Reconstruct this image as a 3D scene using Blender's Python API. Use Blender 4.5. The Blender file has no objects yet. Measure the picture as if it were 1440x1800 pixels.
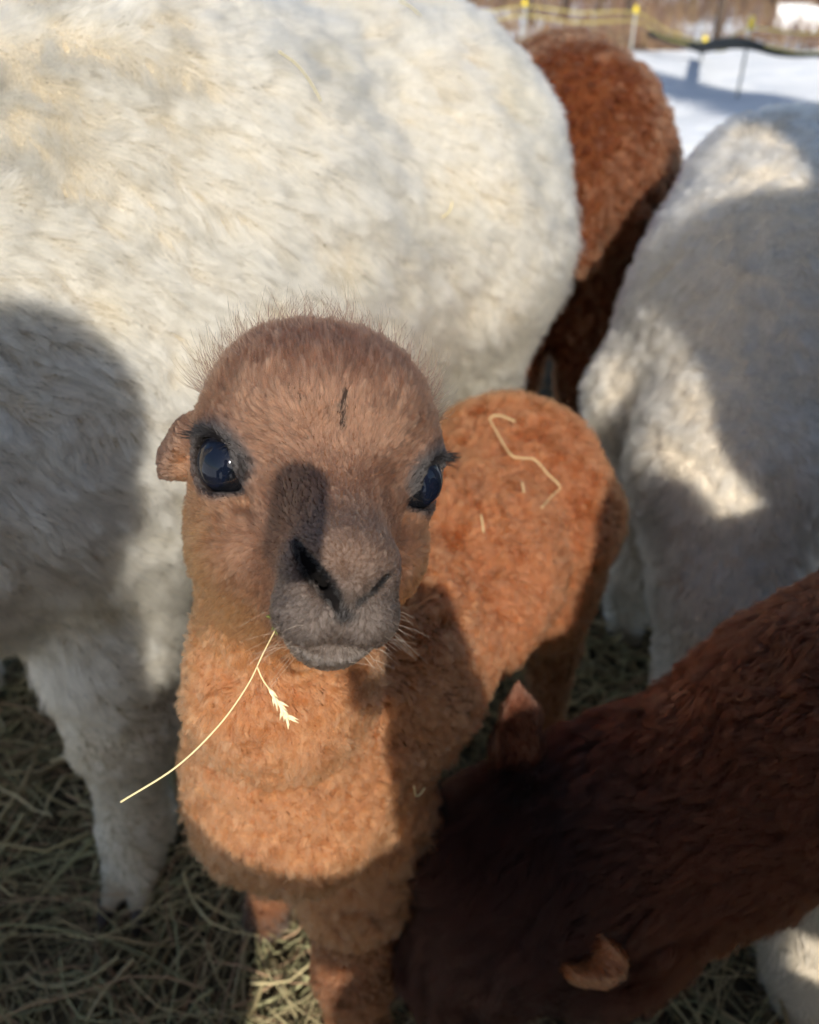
import bpy, math, random
import numpy as np
from mathutils import Vector, Matrix, kdtree

FUR = 1.0          # share of the strands that is grown
PI = math.pi
rng = np.random.default_rng(7)
random.seed(7)
scene = bpy.context.scene
COL = scene.collection

# ------------------------------------------------------------------ camera
PITCH = math.radians(32.5)
CAMZ = 1.0
cs, sn = math.cos(PITCH), math.sin(PITCH)
cam_d = bpy.data.cameras.new('camera')
cam = bpy.data.objects.new('camera', cam_d)
COL.objects.link(cam)
cam.location = (0, 0, CAMZ)
cam.rotation_euler = (PI / 2 - PITCH, 0, 0)
cam_d.sensor_fit = 'HORIZONTAL'
cam_d.sensor_width = 36
cam_d.lens = 36
cam_d.clip_start = 0.01
cam_d.clip_end = 800
cam_d.dof.use_dof = True
cam_d.dof.focus_distance = 0.405
cam_d.dof.aperture_fstop = 8.5
scene.camera = cam

# ------------------------------------------------------------------ light
SUN = np.array([0.115, -0.860, 0.511]); SUN = SUN / np.linalg.norm(SUN)     # towards the sun
world = bpy.data.worlds.new('World')
scene.world = world
world.use_nodes = True
wn = world.node_tree
bg = wn.nodes['Background']
sky = wn.nodes.new('ShaderNodeTexSky')
sky.sky_type = 'NISHITA'
sky.sun_disc = False
sky.sun_elevation = math.asin(SUN[2])
sky.sun_rotation = math.atan2(SUN[0], SUN[1])
wn.links.new(sky.outputs[0], bg.inputs[0])
bg.inputs[1].default_value = 0.10
sd = bpy.data.lights.new('sun', 'SUN')
sd.energy = 5.0
sd.angle = math.radians(0.65)
sd.color = (1.0, 0.93, 0.82)
sun = bpy.data.objects.new('sun', sd)
COL.objects.link(sun)
sun.rotation_euler = Vector(SUN).to_track_quat('Z', 'Y').to_euler()
scene.view_settings.view_transform = 'Standard'
scene.view_settings.look = 'None'
scene.view_settings.exposure = 0.52
scene.view_settings.gamma = 1.0
scene.view_settings.use_curve_mapping = False
cy = scene.cycles
cy.use_denoising = True
cy.max_bounces = 7
cy.use_adaptive_sampling = True
cy.adaptive_threshold = 0.035
cy.adaptive_min_samples = 20
cy.diffuse_bounces = 4
cy.glossy_bounces = 3
cy.transmission_bounces = 6
cy.transparent_max_bounces = 6
cy.caustics_reflective = False
cy.caustics_refractive = False
scene.cycles_curves.shape = 'RIBBONS'
scene.cycles_curves.subdivisions = 2


def P(px, py, d):
    """a pixel of the 1440 x 1800 photograph at depth d (along the optical axis) -> world"""
    x = (px - 720) / 1440 * d
    v = (900 - py) / 1440 * d
    return np.array([x, d * cs + v * sn, CAMZ - d * sn + v * cs])


def to_cam(Q):
    X = Q[:, 0]
    Y = Q[:, 1] * sn + (Q[:, 2] - CAMZ) * cs
    D = Q[:, 1] * cs - (Q[:, 2] - CAMZ) * sn
    return X, Y, D


# ------------------------------------------------------------------ noise
def _h(ix, iy, iz, seed):
    n = (ix.astype(np.int64) * 374761393 + iy.astype(np.int64) * 668265263 + iz.astype(np.int64) * 2147483647 + seed * 974711) & 0xffffffff
    n = ((n ^ (n >> 13)) * 1274126177) & 0xffffffff
    n = n ^ (n >> 16)
    return (n & 0xffffff).astype(np.float32) / 8388608.0 - 1.0


def noise(Q, scale, seed=0):
    """value noise in -1..1 of points Q (n,3); scale = size of a blob in metres"""
    q = np.asarray(Q, dtype=np.float64) / scale
    i = np.floor(q).astype(np.int64)
    f = (q - i)
    f = f * f * f * (f * (f * 6 - 15) + 10)
    r = 0
    for a in (0, 1):
        for b in (0, 1):
            for c in (0, 1):
                w = (f[:, 0] if a else 1 - f[:, 0]) * (f[:, 1] if b else 1 - f[:, 1]) * (f[:, 2] if c else 1 - f[:, 2])
                r = r + w * _h(i[:, 0] + a, i[:, 1] + b, i[:, 2] + c, seed)
    return r


def noise3(Q, scale, seed=0):
    return np.stack([noise(Q, scale, seed + k * 17) for k in range(3)], 1)


def sstep(a, b, x):
    t = np.clip((x - a) / (b - a), 0, 1)
    return t * t * (3 - 2 * t)


def unit(v):
    return v / (np.linalg.norm(v, axis=-1, keepdims=True) + 1e-12)


# ------------------------------------------------------------------ implicit bodies
class Field:
    def __init__(self, lo, hi, h):
        self.h = h
        self.lo = np.array(lo, float)
        self.n = np.ceil((np.array(hi, float) - self.lo) / h).astype(int) + 1
        self.d = np.full(self.n, 0.5, np.float32)

    def _block(self, lo, hi):
        a = np.clip(np.floor((lo - self.lo) / self.h).astype(int), 0, self.n)
        b = np.clip(np.ceil((hi - self.lo) / self.h).astype(int) + 1, 0, self.n)
        if np.any(b <= a):
            return None, None
        g = [self.lo[k] + np.arange(a[k], b[k], dtype=np.float32) * self.h for k in range(3)]
        X, Y, Z = np.meshgrid(*g, indexing='ij', sparse=True)
        return (slice(a[0], b[0]), slice(a[1], b[1]), slice(a[2], b[2])), (X.astype(np.float32), Y.astype(np.float32), Z.astype(np.float32))

    def _apply(self, sl, q, k, cut):
        cur = self.d[sl]
        if cut:
            q = -q
            hh = np.maximum(k - np.abs(cur - q), 0) / k
            self.d[sl] = np.maximum(cur, q) + hh * hh * k * 0.25
        else:
            hh = np.maximum(k - np.abs(cur - q), 0) / k
            self.d[sl] = np.minimum(cur, q) - hh * hh * k * 0.25

    def cone(self, a, b, ra, rb, k=0.02, cut=False):
        a = np.array(a, float); b = np.array(b, float)
        m = max(ra, rb) + k + 3 * self.h
        sl, G = self._block(np.minimum(a, b) - m, np.maximum(a, b) + m)
        if sl is None:
            return
        ab = b - a
        L = float(ab @ ab) + 1e-12
        t = ((G[0] - a[0]) * ab[0] + (G[1] - a[1]) * ab[1] + (G[2] - a[2]) * ab[2]) / L
        t = np.clip(t, 0, 1)
        q = np.sqrt((G[0] - a[0] - t * ab[0]) ** 2 + (G[1] - a[1] - t * ab[1]) ** 2 + (G[2] - a[2] - t * ab[2]) ** 2)
        self._apply(sl, (q - (ra + (rb - ra) * t)).astype(np.float32), k, cut)

    def chain(self, pts, k=0.02, cut=False):
        for (a, ra), (b, rb) in zip(pts[:-1], pts[1:]):
            self.cone(a, b, ra, rb, k, cut)

    def ell(self, c, r, k=0.02, R=None, cut=False):
        c = np.array(c, float); r = np.array(r, float)
        m = r.max() + k + 3 * self.h
        sl, G = self._block(c - m, c + m)
        if sl is None:
            return
        d = [G[i] - c[i] for i in range(3)]
        if R is not None:
            R = np.array(R)
            d = [R[0, i] * d[0] + R[1, i] * d[1] + R[2, i] * d[2] for i in range(3)]   # columns of R: the axes
        k0 = np.sqrt((d[0] / r[0]) ** 2 + (d[1] / r[1]) ** 2 + (d[2] / r[2]) ** 2)
        k1 = np.sqrt((d[0] / r[0] ** 2) ** 2 + (d[1] / r[1] ** 2) ** 2 + (d[2] / r[2] ** 2) ** 2) + 1e-9
        self._apply(sl, (k0 * (k0 - 1) / k1).astype(np.float32), k, cut)

    def sample(self, Q):
        u = (Q - self.lo) / self.h
        i = np.clip(np.floor(u).astype(int), 0, self.n - 2)
        f = np.clip(u - i, 0, 1)
        r = 0
        for a in (0, 1):
            for b in (0, 1):
                for c in (0, 1):
                    w = (f[:, 0] if a else 1 - f[:, 0]) * (f[:, 1] if b else 1 - f[:, 1]) * (f[:, 2] if c else 1 - f[:, 2])
                    r = r + w * self.d[i[:, 0] + a, i[:, 1] + b, i[:, 2] + c]
        out = np.any((u < 0) | (u > self.n - 1), axis=1)
        return np.where(out, 0.5, r)

    def mesh(self):
        d = self.d
        s = d < 0
        c8 = [(a, b, c) for a in (0, 1) for b in (0, 1) for c in (0, 1)]
        n0, n1, n2 = d.shape
        cnt = np.zeros((n0 - 1, n1 - 1, n2 - 1), np.int8)
        for a, b, c in c8:
            cnt += s[a:n0 - 1 + a, b:n1 - 1 + b, c:n2 - 1 + c]
        ii = np.argwhere((cnt > 0) & (cnt < 8))
        idx = np.full(cnt.shape, -1, np.int64)
        idx[ii[:, 0], ii[:, 1], ii[:, 2]] = np.arange(len(ii))
        val = {q: d[ii[:, 0] + q[0], ii[:, 1] + q[1], ii[:, 2] + q[2]].astype(np.float64) for q in c8}
        acc = np.zeros((len(ii), 3)); num = np.zeros(len(ii))
        for q in c8:
            for ax in range(3):
                if q[ax] == 0:
                    q2 = list(q); q2[ax] = 1; q2 = tuple(q2)
                    v0, v1 = val[q], val[q2]
                    ch = (v0 < 0) != (v1 < 0)
                    t = np.where(ch, v0 / np.where(ch, v0 - v1, 1), 0)
                    p = np.tile(np.array(q, float), (len(ii), 1))
                    p[:, ax] = t
                    acc += p * ch[:, None]
                    num += ch
        V = self.lo + (ii + acc / num[:, None]) * self.h
        quads = []
        for ax in range(3):
            u, w = (ax + 1) % 3, (ax + 2) % 3
            A = [slice(1, -1)] * 3; B = [slice(1, -1)] * 3
            A[ax] = slice(0, -1); B[ax] = slice(1, None)
            e = s[tuple(A)] != s[tuple(B)]
            pos = np.argwhere(e)
            off = np.array([1, 1, 1]); off[ax] = 0
            pos = pos + off
            inside = s[pos[:, 0], pos[:, 1], pos[:, 2]]
            cells = []
            for du, dw in ((-1, -1), (0, -1), (0, 0), (-1, 0)):
                cpos = pos.copy()
                cpos[:, u] += du; cpos[:, w] += dw
                cells.append(idx[cpos[:, 0], cpos[:, 1], cpos[:, 2]])
            qd = np.stack(cells, 1)
            qd = np.where(inside[:, None], qd, qd[:, ::-1])
            quads.append(qd)
        F = np.concatenate(quads)
        F = F[(F >= 0).all(1)]
        return V, F


def vnormals(V, F):
    T = np.concatenate([F[:, [0, 1, 2]], F[:, [0, 2, 3]]]) if F.shape[1] == 4 else F
    fn = np.cross(V[T[:, 1]] - V[T[:, 0]], V[T[:, 2]] - V[T[:, 0]])
    N = np.zeros_like(V)
    for k in range(3):
        np.add.at(N, T[:, k], fn)
    return unit(N)


def relax(V, F, it=2):
    """Laplacian smoothing of a quad mesh"""
    E = np.concatenate([F[:, [0, 1]], F[:, [1, 2]], F[:, [2, 3]], F[:, [3, 0]]])
    deg = np.bincount(E.ravel(), minlength=len(V)).astype(float)
    for _ in range(it):
        S = np.zeros_like(V)
        for k in range(3):
            S[:, k] = np.bincount(E[:, 0], V[E[:, 1], k], len(V)) + np.bincount(E[:, 1], V[E[:, 0], k], len(V))
        V = 0.5 * V + 0.5 * S / np.maximum(deg, 1)[:, None]
    return V


# ------------------------------------------------------------------ objects
def tag(o, label=None, cat=None, group=None, kind=None):
    if label: o['label'] = label
    if cat: o['category'] = cat
    if group: o['group'] = group
    if kind: o['kind'] = kind
    return o


def mesh_obj(name, V, F, mat=None, parent=None, smooth=True, cols=None):
    me = bpy.data.meshes.new(name)
    V = np.asarray(V, np.float32)
    if isinstance(F, np.ndarray):
        k = F.shape[1]
        me.vertices.add(len(V)); me.vertices.foreach_set('co', V.ravel())
        me.loops.add(F.size); me.loops.foreach_set('vertex_index', F.astype(np.int32).ravel())
        me.polygons.add(len(F)); me.polygons.foreach_set('loop_start', np.arange(0, F.size, k, dtype=np.int32))
        me.update(calc_edges=True)
    else:
        me.from_pydata([tuple(map(float, v)) for v in V], [], F)
    if smooth and len(me.polygons):
        me.polygons.foreach_set('use_smooth', np.ones(len(me.polygons), bool))
    if cols is not None:
        a = me.attributes.new('col', 'FLOAT_COLOR', 'POINT')
        c4 = np.ones((len(V), 4), np.float32); c4[:, :3] = cols
        a.data.foreach_set('color', c4.ravel())
    if mat: me.materials.append(mat)
    o = bpy.data.objects.new(name, me)
    COL.objects.link(o)
    if parent is not None: o.parent = parent
    me.update()
    return o


def empty(name, loc=(0, 0, 0)):
    o = bpy.data.objects.new(name, None)
    o.empty_display_size = 0.05
    o.location = loc
    COL.objects.link(o)
    return o


def keep(o, parent):
    """parent without moving: parents are empties with a location only"""
    o.parent = parent
    q = Vector((0, 0, 0))
    a = parent
    while a is not None:
        q += Vector(a.location)
        a = a.parent
    o.location = Vector(o.location) - q
    return o


# ------------------------------------------------------------------ materials
def new_mat(name):
    m = bpy.data.materials.new(name)
    m.use_nodes = True
    return m, m.node_tree.nodes, m.node_tree.links, m.node_tree.nodes['Principled BSDF']


def plain(name, col, rough=0.7, spec=0.3, noise_scale=None, var=0.25, coat=0.0, metal=0.0, bump=0.0):
    m, n, l, b = new_mat(name)
    b.inputs['Base Color'].default_value = (*col, 1)
    b.inputs['Roughness'].default_value = rough
    b.inputs['Specular IOR Level'].default_value = spec
    b.inputs['Coat Weight'].default_value = coat
    b.inputs['Metallic'].default_value = metal
    if noise_scale:
        tc = n.new('ShaderNodeTexCoord')
        nz = n.new('ShaderNodeTexNoise'); nz.inputs['Scale'].default_value = noise_scale; nz.inputs['Detail'].default_value = 5
        mx = n.new('ShaderNodeMix'); mx.data_type = 'RGBA'
        l.new(tc.outputs['Object'], nz.inputs['Vector'])
        mx.inputs[6].default_value = (*[c * (1 - var) for c in col], 1)
        mx.inputs[7].default_value = (*[min(1, c * (1 + var)) for c in col], 1)
        l.new(nz.outputs['Fac'], mx.inputs[0])
        l.new(mx.outputs[2], b.inputs['Base Color'])
        if bump:
            bp = n.new('ShaderNodeBump'); bp.inputs['Strength'].default_value = bump; bp.inputs['Distance'].default_value = 0.01
            l.new(nz.outputs['Fac'], bp.inputs['Height']); l.new(bp.outputs[0], b.inputs['Normal'])
    return m


def attr_mat(name, rough=0.8, spec=0.15, sheen=0.0):
    m, n, l, b = new_mat(name)
    a = n.new('ShaderNodeAttribute'); a.attribute_name = 'col'
    l.new(a.outputs['Color'], b.inputs['Base Color'])
    b.inputs['Roughness'].default_value = rough
    b.inputs['Specular IOR Level'].default_value = spec
    return m


def hair_mat(name, rough=0.45, rrough=0.7, coat=0.0, ior=1.42):
    m = bpy.data.materials.new(name)
    m.use_nodes = True
    n, l = m.node_tree.nodes, m.node_tree.links
    n.clear()
    out = n.new('ShaderNodeOutputMaterial')
    a = n.new('ShaderNodeAttribute'); a.attribute_name = 'col'
    h = n.new('ShaderNodeBsdfHairPrincipled')
    h.model = 'CHIANG'
    h.parametrization = 'COLOR'
    h.inputs['Roughness'].default_value = rough
    h.inputs['Radial Roughness'].default_value = rrough
    h.inputs['Coat'].default_value = coat
    h.inputs['IOR'].default_value = ior
    l.new(a.outputs['Color'], h.inputs['Color'])
    l.new(h.outputs[0], out.inputs['Surface'])
    return m


SKIN = attr_mat('skin_and_underwool', 0.9, 0.05)
HAIR = hair_mat('animal_hair')
HAIR_D = hair_mat('dark_animal_hair', 0.5, 0.7, 0.0, 1.30)


# ------------------------------------------------------------------ fur
def fur(name, parent, V, F, count, length, radius, colf, comb, lift=0.5, sigma=0.25, clump=14, cstr=0.7, cshape=1.0,
        crimp=0.0, freq=9.0, K=5, hidden=0.12, keepf=None, lenvar=0.35, gnoise=0.5, gscale=0.03, bend=0.35, seed=1, mat=None,
        colvar=0.10, clumpvar=0.12, tip=1.1, frame=1.12, taper=0.35):
    """grow strands on a mesh: one hair-curves object, a child of the animal"""
    r = np.random.default_rng(seed)
    n = int(count * FUR)
    if n < 10:
        return None
    T = np.concatenate([F[:, [0, 1, 2]], F[:, [0, 2, 3]]])
    a, b, c = V[T[:, 0]], V[T[:, 1]], V[T[:, 2]]
    fn = np.cross(b - a, c - a)
    area = 0.5 * np.linalg.norm(fn, axis=1)
    ctr = (a + b + c) / 3
    X, Y, D = to_cam(ctr)
    view = unit(np.array([0, 0, CAMZ]) - ctr)
    face = (unit(fn) * view).sum(1)
    seen = (face > -0.3) & (D > 0.05) & (np.abs(X) < 0.5 * D * frame) & (np.abs(Y) < 0.625 * D * frame)
    w = area * np.where(seen, 1.0 / np.maximum(D, 0.2) ** 1.5, hidden)
    if keepf is not None:
        w = w * keepf(ctr)
    w = w / w.sum()
    ti = r.choice(len(T), n, p=w)
    u, v = r.random(n), r.random(n)
    fl = u + v > 1
    u[fl], v[fl] = 1 - u[fl], 1 - v[fl]
    u, v = u[:, None], v[:, None]
    N = vnormals(V, F)
    root = a[ti] * (1 - u - v) + b[ti] * u + c[ti] * v
    nor = unit(N[T[ti, 0]] * (1 - u - v) + N[T[ti, 1]] * u + N[T[ti, 2]] * v)
    cb = comb(root) if callable(comb) else np.tile(np.array(comb, float), (n, 1))
    gn = gnoise(root)[:, None] if callable(gnoise) else gnoise
    cb = cb + gn * noise3(root, gscale, seed * 3 + 1)
    cb = cb - nor * (cb * nor).sum(1, keepdims=True)
    cb = unit(cb)
    L = (length(root) if callable(length) else np.full(n, length)) * (1 - lenvar * r.random(n))
    lf = (lift(root) if callable(lift) else np.full(n, lift))[:, None]
    d0 = unit(nor * lf + cb * (1 - lf) + sigma * r.normal(size=(n, 3)))
    d0 = unit(d0 + nor * np.maximum(0, 0.05 - (d0 * nor).sum(1, keepdims=True)))
    bv = unit(cb + 0.4 * sigma * r.normal(size=(n, 3)))
    t = np.linspace(0, 1, K)
    pts = root[:, None, :] + L[:, None, None] * (d0[:, None, :] * t[None, :, None] * (1 - bend * t[None, :, None] * 0.5) + bv[:, None, :] * bend * (t ** 2)[None, :, None])
    ng = max(8, n // clump)
    g = r.choice(n, ng, replace=False)
    kd = kdtree.KDTree(ng)
    for i, q in enumerate(root[g]):
        kd.insert(q, i)
    kd.balance()
    near = np.fromiter((kd.find(q)[1] for q in root), np.int64, n)
    gp = pts[g]
    if crimp > 0:
        ph = r.random((ng, 1)) * 6.283
        s1 = unit(np.cross(nor[g], cb[g]))
        wv = np.sin(ph + freq * t[None, :]) * crimp * t[None, :] ** 0.6
        wc = np.cos(ph * 1.7 + freq * t[None, :]) * crimp * 0.6 * t[None, :] ** 0.6
        gp = gp + (s1[:, None, :] * wv[:, :, None] + nor[g][:, None, :] * wc[:, :, None]) * L[g][:, None, None]
    cstr_i = np.clip(cstr * (0.6 + 0.7 * r.random(n)), 0, 0.97)
    wt = cstr_i[:, None] * (t ** cshape)[None, :]
    pts = pts * (1 - wt[:, :, None]) + gp[near] * wt[:, :, None]
    ld = np.linalg.norm(pts[:, 1:] - pts[:, :-1], axis=2)
    rad = (radius(root) if callable(radius) else np.full(n, radius)) * (0.75 + 0.5 * r.random(n))
    rads = rad[:, None] * (1 - (1 - taper) * t[None, :] ** 1.5)
    col = colf(root)
    cv = (1 + clumpvar * r.normal(size=ng))[near] * (1 + colvar * r.normal(size=n))
    col = np.clip(col * cv[:, None], 0.004, 0.97)
    hc = bpy.data.hair_curves.new(name)
    hc.add_curves([K] * n)
    hc.attributes['position'].data.foreach_set('vector', pts.astype(np.float32).ravel())
    ra = hc.attributes.get('radius') or hc.attributes.new('radius', 'FLOAT', 'POINT')
    ra.data.foreach_set('value', rads.astype(np.float32).ravel())
    ca = hc.attributes.new('col', 'FLOAT_COLOR', 'POINT')
    c4 = np.ones((n, K, 4), np.float32)
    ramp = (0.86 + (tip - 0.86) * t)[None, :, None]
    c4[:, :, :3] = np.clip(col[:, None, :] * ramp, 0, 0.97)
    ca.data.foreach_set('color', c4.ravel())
    hc.materials.append(mat or HAIR)
    o = bpy.data.objects.new(name, hc)
    COL.objects.link(o)
    keep(o, parent)
    return o


def wool_bumps(V, F, scale, amp, seed=0, stretch=None):
    """real relief of the fleece: lumps and crevices"""
    N = vnormals(V, F)
    Q = V if stretch is None else V @ stretch
    d = noise(Q, scale, seed) * 0.6 + noise(Q, scale * 0.5, seed + 5) * 0.4
    big = noise(Q, scale * 4, seed + 9)
    return V + N * (amp * (d - 0.35 * np.abs(noise(Q, scale * 0.8, seed + 3)) + 0.8 * big))[:, None]

# ================================================================== the setting (ground first)
def ground_height(x, y):
    r = np.hypot(x, y)
    g = 0.0 * x
    return g


# ================================================================== cria
HEAD_MID = P(566, 826, 0.425)                 # between the eyes
yaw, pit, rol = math.radians(15.5), math.radians(17.5), math.radians(13.0)
_f = np.array([math.sin(yaw) * math.cos(pit), -math.cos(yaw) * math.cos(pit), math.sin(pit)])
_r0 = unit(np.cross(np.array([0, 0, 1.0]), _f))         # viewer's right
_u0 = np.cross(_f, _r0)
_r = _r0 * math.cos(rol) - _u0 * math.sin(rol)
_u = _u0 * math.cos(rol) + _r0 * math.sin(rol)
HM = np.stack([_r, _f, _u], 1)               # columns: head axes in the world


def hw(q):
    return HEAD_MID + HM @ np.array(q, float)


def hl(Q):
    return (Q - HEAD_MID) @ HM


EYES = [(-1, (-0.0462, 0.003, 0.0)), (1, (0.0475, 0.004, 0.0))]
EYE_R = 0.0168


def eye_axes(s):
    ax = unit(np.array([s * 0.80, 0.60, 0.06]))
    up = unit(np.array([0, 0, 1.0]) - ax * ax[2])
    sd_ = np.cross(ax, up)
    return ax, sd_, up


NOSTRILS = [[((-0.0215, 0.080, -0.0180), 0.0014), ((-0.0175, 0.0885, -0.0245), 0.0040), ((-0.0105, 0.0950, -0.0315), 0.0046), ((-0.0035, 0.0965, -0.0395), 0.0030)],
            [((-0.0160, 0.074, -0.0280), 0.0045), ((-0.0090, 0.084, -0.0340), 0.0050)],
            [((0.0225, 0.0810, -0.0235), 0.0006), ((0.0165, 0.0905, -0.0280), 0.0010), ((0.0100, 0.0960, -0.0340), 0.0012), ((0.0035, 0.0970, -0.0400), 0.0018)]]


def head_field():
    h = 0.0021
    f = Field((-0.115, -0.115, -0.12), (0.115, 0.11, 0.10), h)
    f.ell((0, -0.030, 0.018), (0.060, 0.058, 0.052), 0.02)                 # cranium
    f.ell((0, -0.008, 0.022), (0.050, 0.045, 0.038), 0.02)                 # forehead
    f.ell((0, -0.030, -0.040), (0.057, 0.050, 0.050), 0.03)                # jaw back
    for s in (-1, 1):
        f.ell((s * 0.036, 0.002, -0.040), (0.022, 0.034, 0.028), 0.02)     # cheek
        f.ell((s * 0.042, -0.006, 0.014), (0.018, 0.021, 0.014), 0.016)    # brow
    f.cone((0, 0.005, -0.012), (0, 0.066, -0.038), 0.038, 0.0250, 0.025)   # muzzle
    f.cone((0, 0.02, 0.004), (0, 0.072, -0.024), 0.020, 0.0175, 0.016)     # bridge
    f.ell((0, 0.078, -0.029), (0.0225, 0.017, 0.0175), 0.012)              # nose pad
    for s in (-1, 1):
        f.ell((s * 0.0115, 0.0775, -0.0500), (0.0170, 0.0170, 0.0155), 0.009)   # upper lips
        f.ell((s * 0.0145, 0.074, -0.0270), (0.0095, 0.0130, 0.0100), 0.008)   # wings of the nose
    f.ell((0, 0.069, -0.0655), (0.0150, 0.0155, 0.0105), 0.009)             # lower lip, chin
    f.cone((0, 0.06, -0.062), (0, 0.0, -0.062), 0.0145, 0.034, 0.018)
    for s, c in EYES:
        c = np.array(c)
        ax, sd_, up = eye_axes(s)
        f.ell(c - ax * 0.001, (0.0212, 0.0212, 0.0205), 0.012)
        f.ell(c + ax * 0.0145 - up * 0.0005, (0.0120, 0.0150, 0.0138), 0.004, R=np.stack([ax, sd_, up], 1), cut=True)
        f.ell(c + ax * 0.003, (0.0166, 0.0166, 0.0166), 0.003, cut=True)
        # tear trough towards the nose
        f.cone(c + ax * 0.014 + np.array([-s * 0.012, 0.008, -0.008]), c + np.array([-s * 0.016, 0.03, -0.022]), 0.003, 0.002, 0.008, cut=True)
    # nostrils: the near one flared open, the far one a slit
    for ch in NOSTRILS:
        f.chain(ch, 0.003, cut=True)
    # cleft lip and mouth
    f.chain([((0, 0.0975, -0.0400), 0.0030), ((0, 0.0960, -0.052), 0.0030), ((0, 0.089, -0.0625), 0.0030)], 0.004, cut=True)
    f.chain([((-0.030, 0.054, -0.0500), 0.0015), ((-0.020, 0.078, -0.0590), 0.0030), ((0, 0.089, -0.0640), 0.0032), ((0.020, 0.078, -0.0590), 0.0030), ((0.030, 0.054, -0.0500), 0.0015)], 0.004, cut=True)
    # ears, laid back
    f.chain([((-0.050, -0.045, 0.008), 0.016), ((-0.062, -0.055, 0.000), 0.0135), ((-0.073, -0.058, -0.012), 0.0080), ((-0.079, -0.056, -0.022), 0.002)], 0.01)
    f.chain([((-0.065, -0.041, -0.008), 0.005), ((-0.074, -0.045, -0.017), 0.003)], 0.006, cut=True)
    f.chain([((0.050, -0.060, 0.025), 0.016), ((0.062, -0.078, 0.022), 0.0145), ((0.070, -0.094, 0.012), 0.0075), ((0.074, -0.104, 0.002), 0.002)], 0.01)
    # top of the neck
    a = hl(P(492, 1170, 0.545)[None])[0]
    f.cone((0, -0.045, -0.03), a, 0.053, 0.052, 0.03)
    return f


def cria_body_field():
    f = Field((-0.30, 0.24, -0.02), (0.32, 1.10, 0.86), 0.005)
    nk = hw((0, -0.045, -0.02))
    n1 = P(494, 1190, 0.55)
    n2 = P(494, 1300, 0.615)
    ch = P(518, 1345, 0.68)
    f.chain([(nk, 0.052), (n1, 0.053), (n2, 0.058), (ch, 0.070)], 0.03)
    f.ell(P(510, 1400, 0.655), (0.063, 0.056, 0.052), 0.03)                      # brisket wool
    sh = np.array([-0.045, 0.535, 0.505]); mid = np.array([0.045, 0.690, 0.485]); hip = np.array([0.115, 0.850, 0.482])
    f.chain([(ch, 0.074), (sh, 0.096), (mid, 0.097), (hip, 0.100)], 0.05)
    f.ell(hip + np.array([0.01, 0.01, 0.015]), (0.104, 0.108, 0.098), 0.04)
    # haunches and legs
    ax = unit(hip - sh); ax[2] = 0; ax = unit(ax); lat = np.array([ax[1], -ax[0], 0])
    for s in (-1, 1):
        q = hip + lat * s * 0.062
        f.chain([(q + [0, 0, -0.02], 0.082), (q + ax * 0.0 + [0, 0, -0.14], 0.055), (q + ax * 0.05 + lat * s * 0.01 + [0, 0, -0.25], 0.032), (q + ax * 0.035 + lat * s * 0.01 + [0, 0, -0.44], 0.026), (q + ax * 0.01 + lat * s * 0.01 + [0, 0, -0.475], 0.03)], 0.025)
    # front legs: the viewer's right one straight, the other set back
    f.chain([(P(640, 1410, 0.735), 0.058), (np.array([-0.050, 0.455, 0.30]), 0.043), (np.array([-0.053, 0.440, 0.19]), 0.036), (np.array([-0.055, 0.44, 0.06]), 0.027), (np.array([-0.056, 0.418, 0.03]), 0.031)], 0.025)
    f.chain([(P(520, 1400, 0.78), 0.05), (np.array([-0.128, 0.545, 0.22]), 0.033), (np.array([-0.165, 0.615, 0.07]), 0.026), (np.array([-0.178, 0.590, 0.03]), 0.029)], 0.025)
    # tail
    f.cone(hip + ax * 0.10 + [0, 0, 0.04], hip + ax * 0.15 + [0, 0, -0.06], 0.03, 0.018, 0.02)
    return f


ORANGE = np.array([0.305, 0.092, 0.034])
FACE = np.array([0.155, 0.075, 0.043])
GREY = np.array([0.082, 0.062, 0.052])
BLACK = np.array([0.018, 0.016, 0.016])


def mixc(a, b, w):
    return a * (1 - w)[:, None] + b * w[:, None]


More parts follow.
